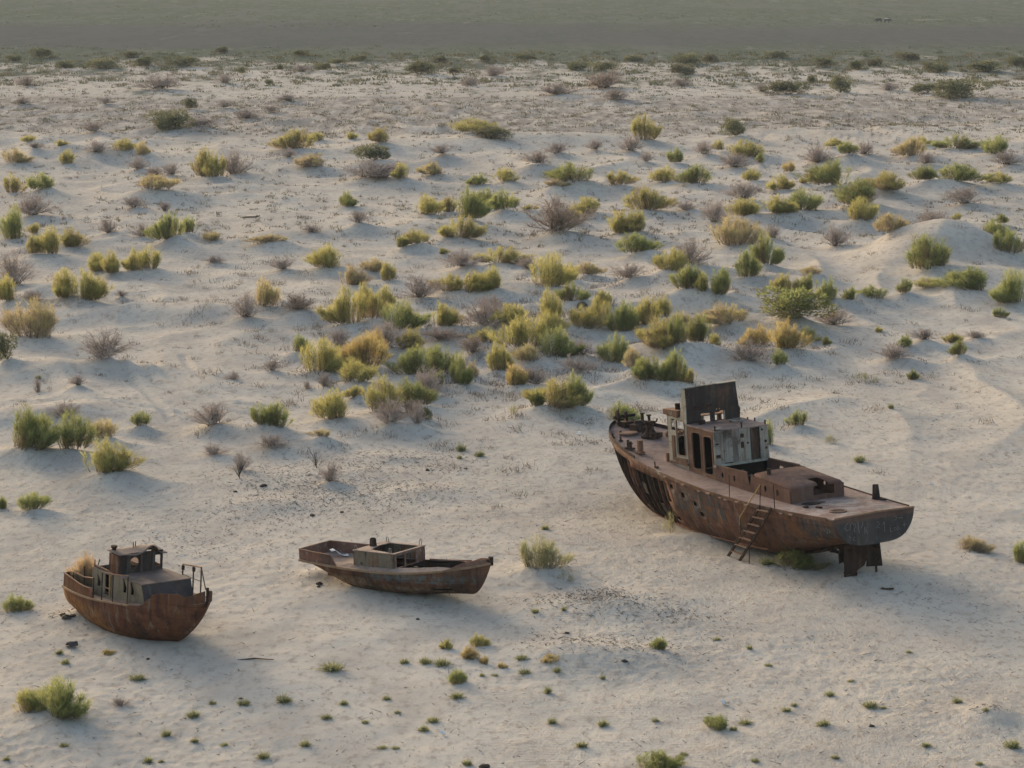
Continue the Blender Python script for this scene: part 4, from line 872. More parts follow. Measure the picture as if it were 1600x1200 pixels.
# ------------------------------------------------------------------ the launch at the left
def build_boat1():
    th, ph, ro = -51.1, 2.56, -2.3
    root = empty('motor_launch', (-16.38, 96.12, .516), tuple(map(math.radians, (ro, ph, th))))
    tag(root, 'small rusted motor launch with railings and round-windowed wheelhouse, leftmost wreck', 'boat')
    L = 8.35
    def bf(s):
        if s < .45: return 1.13 + .47 * math.sin(s / .45 * math.pi / 2)
        t = (s - .45) / .55; return 1.60 * max(1 - t ** 2.5, 0) ** .8
    def df(s): return .60 + .40 * (s / .45) ** 1.4 if s < .45 else 1.0 + .38 * ((s - .45) / .3) if s < .62 else 1.215 + .66 * ((s - .62) / .38) ** 1.2
    def kf(s): return -.55 + .22 * (1 - smoothstep(0, .20, s)) + .46 * smoothstep(.45, 1, s)
    dz = lambda x: df(min(max(x / L, 0), 1)); bb = lambda x: bf(min(max(x / L, 0), 1))
    G = loft(6.35, L, bf, df, kf, .62, 64, 16, .52, 1.0, .45)
    hull_meshes(G).build('hull', M_B1HULL, root, True, .02)
    ring = [(-p[1], p[2]) for p in G[0][::-1]] + [(p[1], p[2]) for p in G[0][1:]]
    MB().add([(0, y, z) for y, z in ring], [tuple(range(len(ring)))]).build('transom', M_B1HULL, root)
    for sg in (-1, 1):
        c = [(p[0], sg * p[1], p[2]) for p in (r[-1] for r in G) if p[0] < (5.6 if sg < 0 else 6.2)]
        V, F = strip([(x, y, z - .03) for x, y, z in c], .06, .07); MB().add(V, F).build('rub_rail', M_RAIL, root)
        # stern bulwark and bow bulwark
        V = []; F = []; xs = [2.9 * i / 12 for i in range(13)]
        for x in xs: V += [(x, bb(x) * .99 * sg, dz(x)), (x, bb(x) * .97 * sg, dz(x) + .52 - .16 * smoothstep(.2, 2.6, x))]
        for i in range(12): F.append((i * 2, i * 2 + 2, i * 2 + 3, i * 2 + 1))
        o = MB().add(V, F).build('stern_bulwark', M_B1HULL, root, False, .025)
        VV, FF = strip([(V[i * 2 + 1][0], V[i * 2 + 1][1], V[i * 2 + 1][2]) for i in range(13)], .03, .05); MB().add(VV, FF).build('bulwark_cap', M_EDGE, o)
        xs = [5.95, 6.2, 6.35, 6.5, 6.6, 6.8, 7.0, 7.2, 7.4, 7.6, 7.8, 8.0, 8.15, 8.33]
        hs = [.00, .05, .24, .27, .42, .46, .46, .44, .42, .40, .26, .30, .38, .44] if sg < 0 else [.02, .03, .04, .06, .1, .14, .2, .24, .28, .32, .36, .40, .43, .46]
        V = []; F = []
        for x, h in zip(xs, hs): y = max(bb(x), .03) * sg; V += [(x, y, dz(x)), (x, y * 1.0, dz(x) + h)]
        for i in range(len(xs) - 1): F.append((i * 2, i * 2 + 2, i * 2 + 3, i * 2 + 1))
        MB().add(V, F).build('bow_bulwark', M_B1HULL, root, False, .025)
    MB().panel((0, 0, 0), (0, -1, 0), (0, 0, 1), [(-1.11, .6), (1.11, .6), (1.10, 1.12), (.5, 1.16), (-.5, 1.16), (-1.10, 1.12)], (), .03).build('stern_plate', M_B1HULL, root)
    MB().tube([(8.30, 0, 1.72), (8.42, 0, 2.0), (8.40, 0, 2.45)], .06, 6).build('stem_head', M_IRON, root)
    xs = [r[-1][0] for r in G[::2]]; V = []; F = []
    for x in xs: b = bb(x) * .975; V += [(x, -b, dz(x) - .005), (x, -b * .5, dz(x) + .02), (x, b * .5, dz(x) + .02), (x, b, dz(x) - .005)]
    for i in range(len(xs) - 1):
        for j in range(3): F.append((i * 4 + j, i * 4 + 4 + j, i * 4 + 5 + j, i * 4 + 1 + j))
    MB().add(V, F).build('deck', M_B1TOP, root, False, .02)
    # long cabin with slanted front, torn openings and a doorway in its side
    hb = 1.05; zt = lambda x: 1.84 + .04 * (x - 2.05)
    for sg in (-1, 1):
        outer = [(2.05, dz(2.05) + .01), (3.4, dz(3.4) + .01), (4.6, dz(4.6) + .01), (5.85, dz(5.85) + .01), (5.60, zt(5.6) - .03), (5.50, zt(5.5)), (3.7, zt(3.7)), (2.05, zt(2.05))]
        cres = lambda a, b, h: [(a, b + h), (a + .06, b + h * .3), (a + .08, b - h * .5), (a + .04, b - h), (a + .26, b - h * .95), (a + .30, b - h * .2), (a + .20, b + h * .4), (a + .08, b + h)]
        holes = [cres(2.38, 1.42, .22), rect(2.98, dz(3.1) + .10, 3.45, zt(3.0) - .08), cres(4.25, 1.66, .26), cres(4.78, 1.68, .24)] if sg < 0 else [circ(3.4, 1.6, .13), circ(4.6, 1.65, .13)]
        if sg < 0: MB().panel((0, -hb, 0), (1, 0, 0), (0, 0, 1), outer, holes, .03).build('cabin_side', M_B1CAB, root)
        else: MB().panel((0, hb, 0), (-1, 0, 0), (0, 0, 1), [(-a, b) for a, b in outer], [[(-a, b) for a, b in h] for h in holes], .03).build('cabin_side', M_B1CAB, root)
    MB().box((3.40, -1.08, 1.42), (.07, .05, .82)).build('door_post', M_YELLOW, root)
    MB().obox([(5.86, -1.05, dz(5.86)), (5.86, 1.05, dz(5.86)), (5.83, 1.05, dz(5.86)), (5.83, -1.05, dz(5.86)), (5.60, -1.05, 1.985), (5.60, 1.05, 1.985), (5.57, 1.05, 1.975), (5.57, -1.05, 1.975)]).build('cabin_front', M_B1DARK, root)
    MB().obox([(3.70, -1.07, 1.90), (5.62, -1.07, 1.975), (5.62, 1.07, 1.975), (3.70, 1.07, 1.90), (3.70, -1.07, 1.935), (5.62, -1.07, 2.01), (5.62, 1.07, 2.01), (3.70, 1.07, 1.935)]).build('cabin_top', M_B1TOP, root)
    MB().panel((2.03, 0, 0), (0, -1, 0), (0, 0, 1), rect(-hb, dz(2) + .02, hb, 1.84), (), .03).build('cabin_back', M_B1CAB, root)
    MB().box((2.7, -.95, 1.90), (1.35, .06, .05)).box((2.55, .55, 1.98), (.9, .5, .12)).build('cabin_edge', M_EDGE, root)
    MB().panel((0, -.55, 0), (-1, 0, 0), (0, 0, 1), [(-5.5, 1.2), (-2.1, .85), (-2.1, 1.8), (-5.5, 1.93)], (), .03).build('inner_shade_panel', M_SHADE, root)  # added black panel, gives the torn openings their dark depth
    # wheelhouse
    zb, zf = 1.93, 2.62; wx0, wx1 = 3.10, 3.80
    MB().panel((wx1, 0, 0), (0, 1, 0), (0, 0, 1), rect(-.97, zb, .93, zf + .08), [circ(-.30, 2.33, .20, 14), rect(.60, 2.08, .83, 2.52)], .03).build('wheelhouse_front', M_DARK, root)
    MB().panel((wx0, 0, 0), (0, -1, 0), (0, 0, 1), rect(-.93, zb, .97, zf), [rect(-.84, 2.05, -.50, 2.55), rect(-.42, 2.02, .45, 2.56)], .03).build('wheelhouse_back', M_DARK, root)
    MB().panel((0, -.97, 0), (1, 0, 0), (0, 0, 1), [(wx0, zb - .4), (wx1, zb), (wx1, zf), (wx0, zf)], (), .03).build('wheelhouse_side', M_B1HULL, root)
    MB().panel((0, .93, 0), (-1, 0, 0), (0, 0, 1), rect(-wx1, zb, -wx0, zf), [rect(-wx1 + .12, 2.1, -wx0 - .12, 2.5)], .03).build('wheelhouse_side', M_B1HULL, root)
    mb = MB()
    for y in (-.62, -.02, .48): MB().box((wx1 + .03, y, 2.28), (.05, .07, .66)).build('wheelhouse_rib', M_B1DARK, root)
    # sagging, buckled roof sheet
    V = []; F = []; nx, ny = 9, 14
    for i in range(nx):
        for j in range(ny):
            x = 2.98 + .98 * i / (nx - 1); y = -1.03 + 2.06 * j / (ny - 1)
            z = 2.72 + .02 * math.sin(j * .9) + .22 * math.exp(-((y - .38) / .26) ** 2) * (i / (nx - 1)) - (.10 if y > .7 else 0) * (i / (nx - 1)) - .05 * (i / (nx - 1)) * math.exp(-((y + .45) / .4) ** 2)
            V.append((x, y, z))
    for i in range(nx - 1):
        for j in range(ny - 1): F.append((i * ny + j, i * ny + ny + j, i * ny + ny + j + 1, i * ny + j + 1))
    MB().add(V, F).build('wheelhouse_roof', M_B1TOP, root, True, .02)
    MB().tube([(3.18, -.82, 2.66), (3.18, -.82, 2.80)], .08, 9).lathe((3.18, -.82, 2.80), [(.08, 0), (.12, .02), (.12, .10), (0, .10)], 10).build('exhaust_stack', M_IRON, root)
    MB().tube([(3.1, .05, 2.68), (3.1, .05, 2.92)], .018, 5).tube([(3.1, .14, 2.68), (3.12, .14, 2.94)], .018, 5).build('roof_rod', M_IRON, root)
    MB().tube([(2.1, -.98, 1.84), (2.08, -.98, 2.12)], .02, 5).tube([(2.1, -.86, 1.84), (2.2, -.84, 2.14)], .02, 5).build('cabin_rod', M_IRON, root)
    # side railing
    ps = [(1.85, -1.28, .70, 1.82), (2.92, -1.50, .98, 1.68), (3.62, -1.55, 1.0, 2.05), (4.42, -1.56, 1.10, 2.15), (5.38, -1.50, 1.28, 2.32)]
    for x, y, z_0, z_1 in ps: MB().tube([(x, y, dz(x)), (x, y, z_1)], .026, 6).build('rail_post', M_IRON, root)
    MB().tube([(3.62, -1.55, 2.06), (4.42, -1.56, 2.17), (5.40, -1.50, 2.33)], .028, 6).build('rail_bar', M_EDGE, root)
    MB().tube([(3.62, -1.55, 1.52), (4.42, -1.56, 1.58)], .022, 6).build('rail_bar', M_EDGE, root)
    MB().tube([(.9, -1.20, 1.38), (1.85, -1.28, 1.42), (2.92, -1.50, 1.66)], .026, 6).build('rail_bar', M_EDGE, root)
    MB().tube([(.9, -1.20, 1.10), (.9, -1.20, 1.38)], .022, 6).build('rail_post', M_IRON, root)
    # pulpit over the bow, on the far side
    ps = [(4.48, 1.40, 2.22), (5.51, 1.22, 2.42), (6.51, .92, 2.64)]
    for x, y, z_1 in ps: MB().tube([(x, y, dz(x)), (x, y, z_1)], .03, 6).build('pulpit_post', M_IRON, root)
    MB().tube([(x, y, z_1 + .01) for x, y, z_1 in ps], .03, 6).build('pulpit_bar', M_EDGE, root)
    MB().tube([(4.48, 1.40, 1.85), (5.51, 1.22, 1.95), (6.51, .92, 2.12)], .018, 5).build('pulpit_bar', M_B1CAB, root)
    MB().tube([(6.51, .92, 2.62), (7.84, .28, 2.22)], .022, 6).build('pulpit_stay', M_IRON, root)
    for x, y, z in ((4.50, 1.40, 2.10), (5.53, 1.22, 2.30)): MB().box((x, y, z), (.10, .08, .16)).build('pulpit_clamp', M_IRON, root)
    return root
# ------------------------------------------------------------------ plants
def leaf_mat(name, stops, transl=.35, rnd=.35):
    m, nt = new_mat(name)
    at = N(nt, 'ShaderNodeAttribute', attribute_name='tint'); oi = N(nt, 'ShaderNodeObjectInfo')
    f = math_(nt, 'ADD', at.outputs['Fac'], math_(nt, 'MULTIPLY', math_(nt, 'SUBTRACT', oi.outputs['Random'], .5), rnd), True)
    col = ramp(nt, f, stops)
    d = N(nt, 'ShaderNodeBsdfDiffuse'); t = N(nt, 'ShaderNodeBsdfTranslucent'); mx = N(nt, 'ShaderNodeMixShader'); o = N(nt, 'ShaderNodeOutputMaterial')
    nt.links.new(col, d.inputs[0]); nt.links.new(col, t.inputs[0]); mx.inputs[0].default_value = transl
    nt.links.new(d.outputs[0], mx.inputs[1]); nt.links.new(t.outputs[0], mx.inputs[2]); nt.links.new(mx.outputs[0], o.inputs[0])
    return m
LEAF = {
 'G': leaf_mat('green_foliage', [(.0, (0.246, 0.188, 0.119)), (.25, (0.186, 0.196, 0.080)), (.6, (0.226, 0.263, 0.099)), (1, (0.359, 0.359, 0.147))], .58),
 'Y': leaf_mat('yellow_green_foliage', [(.0, (.30, .225, .145)), (.25, (.285, .255, .105)), (.6, (.345, .325, .115)), (1, (.45, .41, .165))], .58),
 'A': leaf_mat('amber_foliage', [(.0, (.33, .25, .16)), (.3, (.37, .285, .12)), (.65, (.44, .345, .14)), (1, (.50, .42, .19))], .58),
 'M': leaf_mat('half_dry_foliage', [(.0, (0.326, 0.262, 0.209)), (.35, (0.382, 0.313, 0.212)), (.65, (0.403, 0.339, 0.170)), (1, (0.493, 0.429, 0.217))], .52),
 'D': leaf_mat('dry_twigs', [(.0, (0.293, 0.240, 0.203)), (.5, (0.394, 0.325, 0.278)), (1, (0.496, 0.411, 0.353))], .1),
 'R': leaf_mat('rusty_dry_twigs', [(.0, (0.224, 0.166, 0.129)), (.5, (0.325, 0.246, 0.187)), (1, (0.427, 0.331, 0.257))], .1),
 'O': leaf_mat('dark_olive_foliage', [(.0, (.165, .145, .10)), (.4, (.145, .150, .085)), (.75, (.175, .18, .10)), (1, (.25, .235, .14))], .35, .7),
 'T': leaf_mat('tuft_blades', [(.0, (0.225, 0.214, 0.119)), (.5, (0.192, 0.213, 0.102)), (1, (0.315, 0.304, 0.156))], .52),
 'P': leaf_mat('pale_sparse_leaves', [(.0, (0.304, 0.267, 0.176)), (.5, (0.293, 0.293, 0.155)), (1, (0.405, 0.390, 0.225))], .52),
 'S': leaf_mat('straw', [(.0, (0.369, 0.268, 0.167)), (.5, (0.502, 0.365, 0.216)), (1, (0.620, 0.489, 0.309))], .52),
}
M_STEM = leaf_mat('woody_stems', [(.0, (.12, .085, .06)), (1, (.22, .165, .125))], .0)
def tri_mesh(name, tris, tint):
    """tris: (n,3,3) array, tint: n values"""
    n = len(tris); me = bpy.data.meshes.new(name)
    me.vertices.add(n * 3); me.vertices.foreach_set('co', np.asarray(tris, np.float32).ravel())
    me.loops.add(n * 3); me.loops.foreach_set('vertex_index', np.arange(n * 3, dtype=np.int32))
    me.polygons.add(n); me.polygons.foreach_set('loop_start', np.arange(0, n * 3, 3, dtype=np.int32))
    me.update(calc_edges=True)
    a = me.attributes.new('tint', 'FLOAT', 'POINT'); a.data.foreach_set('value', np.repeat(np.asarray(tint, np.float32), 3))
    return me
def needles(base, direc, length, width, rng):
    """thin triangles from base points along unit directions"""
    n = len(base); r = rng.normal(size=(n, 3)); side = np.cross(direc, r); side /= np.linalg.norm(side, axis=1, keepdims=True) + 1e-9
    a = base - side * (width / 2)[:, None]; b = base + side * (width / 2)[:, None]; c = base + direc * length[:, None]
    return np.stack([a, b, c], 1)
def unit(v): return v / (np.linalg.norm(v, axis=1, keepdims=True) + 1e-9)
def plume_shrub(seed, nplume=70, per=78, spread=.42, lean=.5, dens=1.0, low=.02):
    rng = np.random.default_rng(seed); T = []; K = []; S = []; SK = []
    ncl = rng.integers(2, 5); cl = rng.normal(0, .17, (ncl, 2)); clh = rng.uniform(.72, 1.0, ncl); clt = rng.uniform(-.14, .14, ncl)
    for i in range(nplume):
        c = rng.integers(ncl); a = rng.uniform(0, 2 * math.pi); rr = spread * math.sqrt(rng.uniform(0, 1)) * .80
        foot = np.array([cl[c, 0] * .5 + rr * .75 * math.cos(a), cl[c, 1] * .5 + rr * .75 * math.sin(a), 0])
        tip = np.array([cl[c, 0] + rr * math.cos(a), cl[c, 1] + rr * math.sin(a), 0]); rad = min(np.linalg.norm(tip[:2]) / .5, 1.0)
        tip[2] = clh[c] * (1 - .55 * rad ** 2) * rng.uniform(.5, 1.06); mid = (foot + tip) / 2; mid[:2] += (tip[:2] - foot[:2]) * .18
        pt = rng.normal(0, .17); n = int(per * dens * rng.uniform(.6, 1.3)); t = low + (1 - low) * rng.uniform(0, 1, n) ** .75
        ax = (1 - t)[:, None] ** 2 * foot + 2 * ((1 - t) * t)[:, None] * mid + (t ** 2)[:, None] * tip
        wid = .062 * np.sin(np.clip(t, 0, 1) * math.pi * .86 + .25) * rng.uniform(.8, 1.5)
        q = unit(rng.normal(size=(n, 3))); pos = ax + q * (wid * rng.uniform(.2, 1, n))[:, None]
        d = unit(unit(np.repeat((tip - foot)[None], n, 0)) * 1.1 + q * .8 + np.array([0, 0, .45]))
        pos[:, 2] = np.maximum(pos[:, 2], .0)
        T.append(needles(pos, d, rng.uniform(.05, .12, n) * (1 + 1.0 * t), rng.uniform(.006, .0115, n), rng)); K.append(np.clip(.12 + .55 * t + clt[c] + pt + rng.normal(0, .12, n), 0, 1))
        P = [foot, mid, foot * .1 + tip * .9]
        for k in range(2):
            dd = P[k + 1] - P[k]; L = np.linalg.norm(dd)
            S.append(needles(np.repeat(P[k][None], 2, 0), np.repeat((dd / L)[None], 2, 0), np.array([L * 1.05] * 2), np.array([.016, .013]), rng)); SK.append(rng.uniform(.2, 1, 2))
    return tri_mesh('foliage', np.concatenate(T), np.concatenate(K)), tri_mesh('stem', np.concatenate(S), np.concatenate(SK))
def twig_shrub(seed, nb=46, dome=.75, leafy=0):
    rng = np.random.default_rng(seed); T = []; K = []; S = []; SK = []
    for i in range(nb):
        a = rng.uniform(0, 2 * math.pi); el = rng.uniform(.25, 1.45); L = rng.uniform(.35, .62)
        d = np.array([math.cos(a) * math.cos(el), math.sin(a) * math.cos(el), math.sin(el) * 1.5]); p0 = np.array([rng.normal(0, .07), rng.normal(0, .07), 0.])
        p1 = p0 + d * L; S.append(needles(np.repeat(p0[None], 2, 0), unit(np.repeat((p1 - p0)[None], 2, 0)), np.array([np.linalg.norm(p1 - p0)] * 2), np.array([.018, .014]), rng)); SK.append(rng.uniform(0, .7, 2))
        n = 26; t = rng.uniform(.25, 1, n); b = p0 + (p1 - p0) * t[:, None]
        dd = unit(np.repeat(unit(d[None]), n, 0) + rng.normal(0, .75, (n, 3)) + np.array([0, 0, .2]))
        ln = rng.uniform(.10, .26, n); T.append(needles(b, dd, ln, rng.uniform(.009, .016, n), rng)); K.append(rng.uniform(.1, .9, n))
        e = b + dd * (ln * .6)[:, None]; d3 = unit(dd + rng.normal(0, .8, (n, 3)))
        T.append(needles(e, d3, ln * .6, rng.uniform(.006, .010, n), rng)); K.append(rng.uniform(.3, 1, n))
    T = np.concatenate(T); T[:, :, 2] = np.maximum(T[:, :, 2], .005)
    mx = np.quantile(T[:, :, 2], .985); T[:, :, 2] /= mx; rr = np.quantile(np.abs(T[:, :, :2]), .98); T[:, :, :2] *= .5 / rr
    S = np.concatenate(S); S[:, :, 2] /= mx; S[:, :, :2] *= .5 / rr
    return tri_mesh('twigs', T, np.concatenate(K)), tri_mesh('stem', S, np.concatenate(SK))
def dome_bush(seed, n=2600):
    rng = np.random.default_rng(seed); T = []; K = []
    nl = 9; lc = np.stack([rng.uniform(-.34, .34, nl), rng.uniform(-.34, .34, nl), rng.uniform(.15, .55, nl)], 1); lr = rng.uniform(.14, .26, nl)
    which = rng.integers(0, nl, n); q = unit(rng.normal(size=(n, 3))); pos = lc[which] + q * (lr[which] * rng.uniform(.55, 1.05, n))[:, None]
    pos[:, 2] = np.abs(pos[:, 2]); d = unit(q + np.array([0, 0, .7]) + rng.normal(0, .5, (n, 3)))
    T = needles(pos, d, rng.uniform(.05, .12, n), rng.uniform(.02, .04, n), rng); T[:, :, 2] = np.maximum(T[:, :, 2], 0)
    m = np.quantile(T[:, :, 2], .99); T[:, :, 2] /= m
    S = []; 
    for i in range(14):
        a = rng.uniform(0, 6.28); p = np.array([[0.03 * math.cos(a), .03 * math.sin(a), 0.]]); dd = unit(np.array([[math.cos(a) * .6, math.sin(a) * .6, rng.uniform(.5, 1)]])); S.append(needles(p, dd, np.array([.5]), np.array([.03]), rng))
    return tri_mesh('foliage', T, np.clip(.25 + .5 * pos[:, 2] + rng.normal(0, .2, n), 0, 1)), tri_mesh('stem', np.concatenate(S), rng.uniform(0, 1, 14))
def tuft(seed, n=150, spread=.22):
    rng = np.random.default_rng(seed); a = rng.uniform(0, 6.283, n); el = rng.uniform(.35, 1.5, n); r = rng.uniform(0, spread, n)
    b = np.stack([r * np.cos(a + rng.normal(0, .4, n)), r * np.sin(a), np.zeros(n)], 1); d = np.stack([np.cos(a) * np.cos(el), np.sin(a) * np.cos(el), np.sin(el)], 1)
    T = needles(b, unit(d), rng.uniform(.3, .9, n) * (.45 + .55 * np.sin(el)), rng.uniform(.03, .06, n), rng)
    T2 = needles(b + d * .25, unit(d + rng.normal(0, .5, (n, 3))), rng.uniform(.15, .35, n), rng.uniform(.03, .05, n), rng)
    T = np.concatenate([T, T2]); T[:, :, 2] = np.maximum(T[:, :, 2], 0); T[:, :, 2] /= np.quantile(T[:, :, 2], .98); T[:, :, :2] *= .5 / np.quantile(np.abs(T[:, :, :2]), .97)
    return tri_mesh('blades', T, rng.uniform(0, 1, 2 * n))
PROTO = {'plume': [plume_shrub(100 + i, nplume=62 + 8 * (i % 4)) for i in range(9)], 'sparse': [plume_shrub(300 + i, 20, 46, .5, low=.2) for i in range(4)],
         'twig': [twig_shrub(200 + i) for i in range(6)], 'dome': [dome_bush(400 + i) for i in range(5)], 'tuft': [tuft(500 + i) for i in range(6)]}
for k, v in PROTO.items():
    for t in v:
        for me in (t if isinstance(t, tuple) else (t,)): me.materials.append(M_STEM if me.name.startswith('stem') else LEAF['G'])
SHAPE = dict(G='plume', Y='plume', A='plume', M='plume', D='twig', R='twig', O='dome', T='tuft', P='sparse')
NAME = dict(G='green_shrub', Y='yellow_green_shrub', A='amber_shrub', M='half_dry_shrub', D='dry_shrub', R='dry_shrub', O='dark_bush', T='grass_tuft', P='sparse_shrub')
def set_mat(o, m): o.material_slots[0].link = 'OBJECT'; o.material_slots[0].material = m

# words that single each plant out: look, then place
KINDWORD = dict(G='green feathery shrub', Y='yellow-green feathery shrub', A='amber shrub', M='half-dry shrub', D='dry grey-brown shrub', R='rusty-brown dry shrub', O='dark olive bush', T='low green tuft', P='pale sparse shrub')
GROUP = dict(G='green shrubs on the sand', Y='yellow-green shrubs on the sand', A='amber shrubs on the sand', M='half-dry shrubs on the sand', D='dry twiggy shrubs', R='rusty dry shrubs', O='dark bushes at the far edge of the sand', T='small tufts on the open sand', P='pale sparse shrubs')
ORD = ['', 'first', 'second', 'third', 'fourth', 'fifth', 'sixth', 'seventh', 'eighth', 'ninth', 'tenth', 'eleventh', 'twelfth']
def row_word(py):
    for lim, w in ((128, 'at the far sand edge'), (200, 'on far white sand'), (275, 'among far dunes'), (340, 'among middle-distance dunes'), (410, 'amid middle dunes'), (480, 'in the dune field'), (560, 'in the densest shrub belt'),
                   (640, 'on the shrub belt\'s near side'), (770, 'on sand before the shrub belt'), (930, 'on sand beside the wrecks'), (1075, 'on sand in front of the wrecks'), (9999, 'on foreground sand')):
        if py < lim: return w
def col_word(px):
    for lim, w in ((130, 'left edge'), (330, 'far left'), (560, 'left'), (740, 'centre left'), (880, 'centre'), (1060, 'centre right'), (1280, 'right'), (1470, 'far right'), (9999, 'right edge')):
        if px < lim: return w
SPECIAL = {('G', 1204, 700): 'green shrub peeping out behind the large ship\'s deckhouse', ('G', 964, 664): 'green shrub just behind the large ship\'s bow', ('G', 1245, 889): 'dark green shrub under the large ship\'s stern',
 ('P', 1050, 832): 'pale wispy shrub growing against the large ship\'s hull below its bow', ('P', 1165, 846): 'small pale weed at the hull beside the ladder', ('T', 1198, 882): 'small green weed just right of the ladder foot',
 ('P', 843, 889): 'airy pale green shrub on a sand hummock right of the open boat', ('P', 885, 908): 'small pale sprig at the right foot of the hummock by the open boat', ('O', 258, 208): 'broad dark bush standing alone at far left of the white sand',
 ('O', 1508, 157): 'broadest dark bush on the far sand, near the right edge', ('R', 870, 379): 'dense rusty-brown brushwood mound in the middle dunes', ('R', 945, 141): 'rounded reddish-brown dry bush on the far sand, right of centre',
 ('G', 1237, 512): 'smooth grey-green dome-shaped shrub behind the large ship\'s wheelhouse', ('G', 1197, 424): 'tall narrow green shrub standing upright in the dunes, right of centre', ('G', 1450, 429): 'green shrub on the flank of the big right-hand sand mound',
 ('D', 1456, 389): 'dry shrub on top of the big right-hand sand mound', ('G', 95, 1115): 'largest green shrub in the foreground, bottom left', ('Y', 42, 1112): 'small yellow-green shrub touching the big bottom-left shrub', ('G', 24, 959): 'blue-green shrub left of the motor launch',
 ('G', 1020, 1206): 'yellowish green shrub cut by the bottom edge of the picture', ('G', 1598, 880): 'green shrub cut by the right edge, level with the ship\'s stern', ('G', 895, 649): 'tall dark green shrub at the front of the belt, left of the ship\'s bow'}
def plant_labels():
    for p in PL:
        big = 'large' if p['wpx'] >= 54 else ('small' if p['wpx'] <= 20 and p['kind'] != 'T' else '')
        p['base'] = (big + ' ' if big else '') + KINDWORD[p['kind']] + ' ' + row_word(p['py']) + ', ' + col_word(p['px'])
        p['base'] = SPECIAL.get((p['kind'], p['px'], p['py']), p['base'])
    by = {}
    for p in PL: by.setdefault(p['base'], []).append(p)
    for b, l in by.items():
        l.sort(key=lambda q: q['px']); n = len(l)
        for i, q in enumerate(l):
            if n == 1: q['label'] = b
            elif n == 2: q['label'] = b + (', left one of two' if i == 0 else ', right one of two')
            elif n == 3: q['label'] = b + ', ' + ('leftmost', 'middle', 'rightmost')[i] + ' of three'
            else: q['label'] = b + ', ' + ORD[i + 1] + ' from left'
def build_plants():
    plant_labels()
    for i, p in enumerate(PL):
        k = p['kind']; q = random.Random(i * 13 + 5); sh = SHAPE[k]
        if (p['px'], p['py']) == (843, 889): sh = 'plume'
        if (p['px'], p['py']) == (1237, 512): sh = 'dome'
        pr = PROTO[sh][q.randrange(len(PROTO[sh]))]
        z = float(height(p['x'], p['y'])) - .03
        rot = q.uniform(0, 6.283); w = p['w'] * (1.0 if k == 'O' else 1.34 if p['py'] > 300 else 1.24) * q.uniform(.9, 1.15); h = p['h'] * q.uniform(1.0, 1.26) * (.9 if k in 'DRO' else 1)
        if (p['px'], p['py']) in ((843, 889), (1020, 1206)): w *= .72; h *= .85
        if k == 'T': w *= .78; h *= .95
        sc = (w, w * q.uniform(.85, 1.1), h)
        if sh == 'tuft':
            o = bpy.data.objects.new(NAME[k], pr); COL.objects.link(o); set_mat(o, LEAF[k])
        else:
            o = empty(NAME[k], (0, 0, 0))
            f = bpy.data.objects.new('foliage' if sh != 'twig' else 'twigs', pr[0]); COL.objects.link(f); f.parent = o; set_mat(f, LEAF[k])
            s = bpy.data.objects.new('stem', pr[1]); COL.objects.link(s); s.parent = o; set_mat(s, M_STEM)
        o.location = (p['x'], p['y'] + .18 * w, z); o.rotation_euler = (0, 0, rot); o.scale = sc
        if sh == 'tuft': o.location.y = p['y']
        tag(o, p['label'], {'T': 'tuft', 'O': 'bush'}.get(k, 'shrub'), GROUP[k])
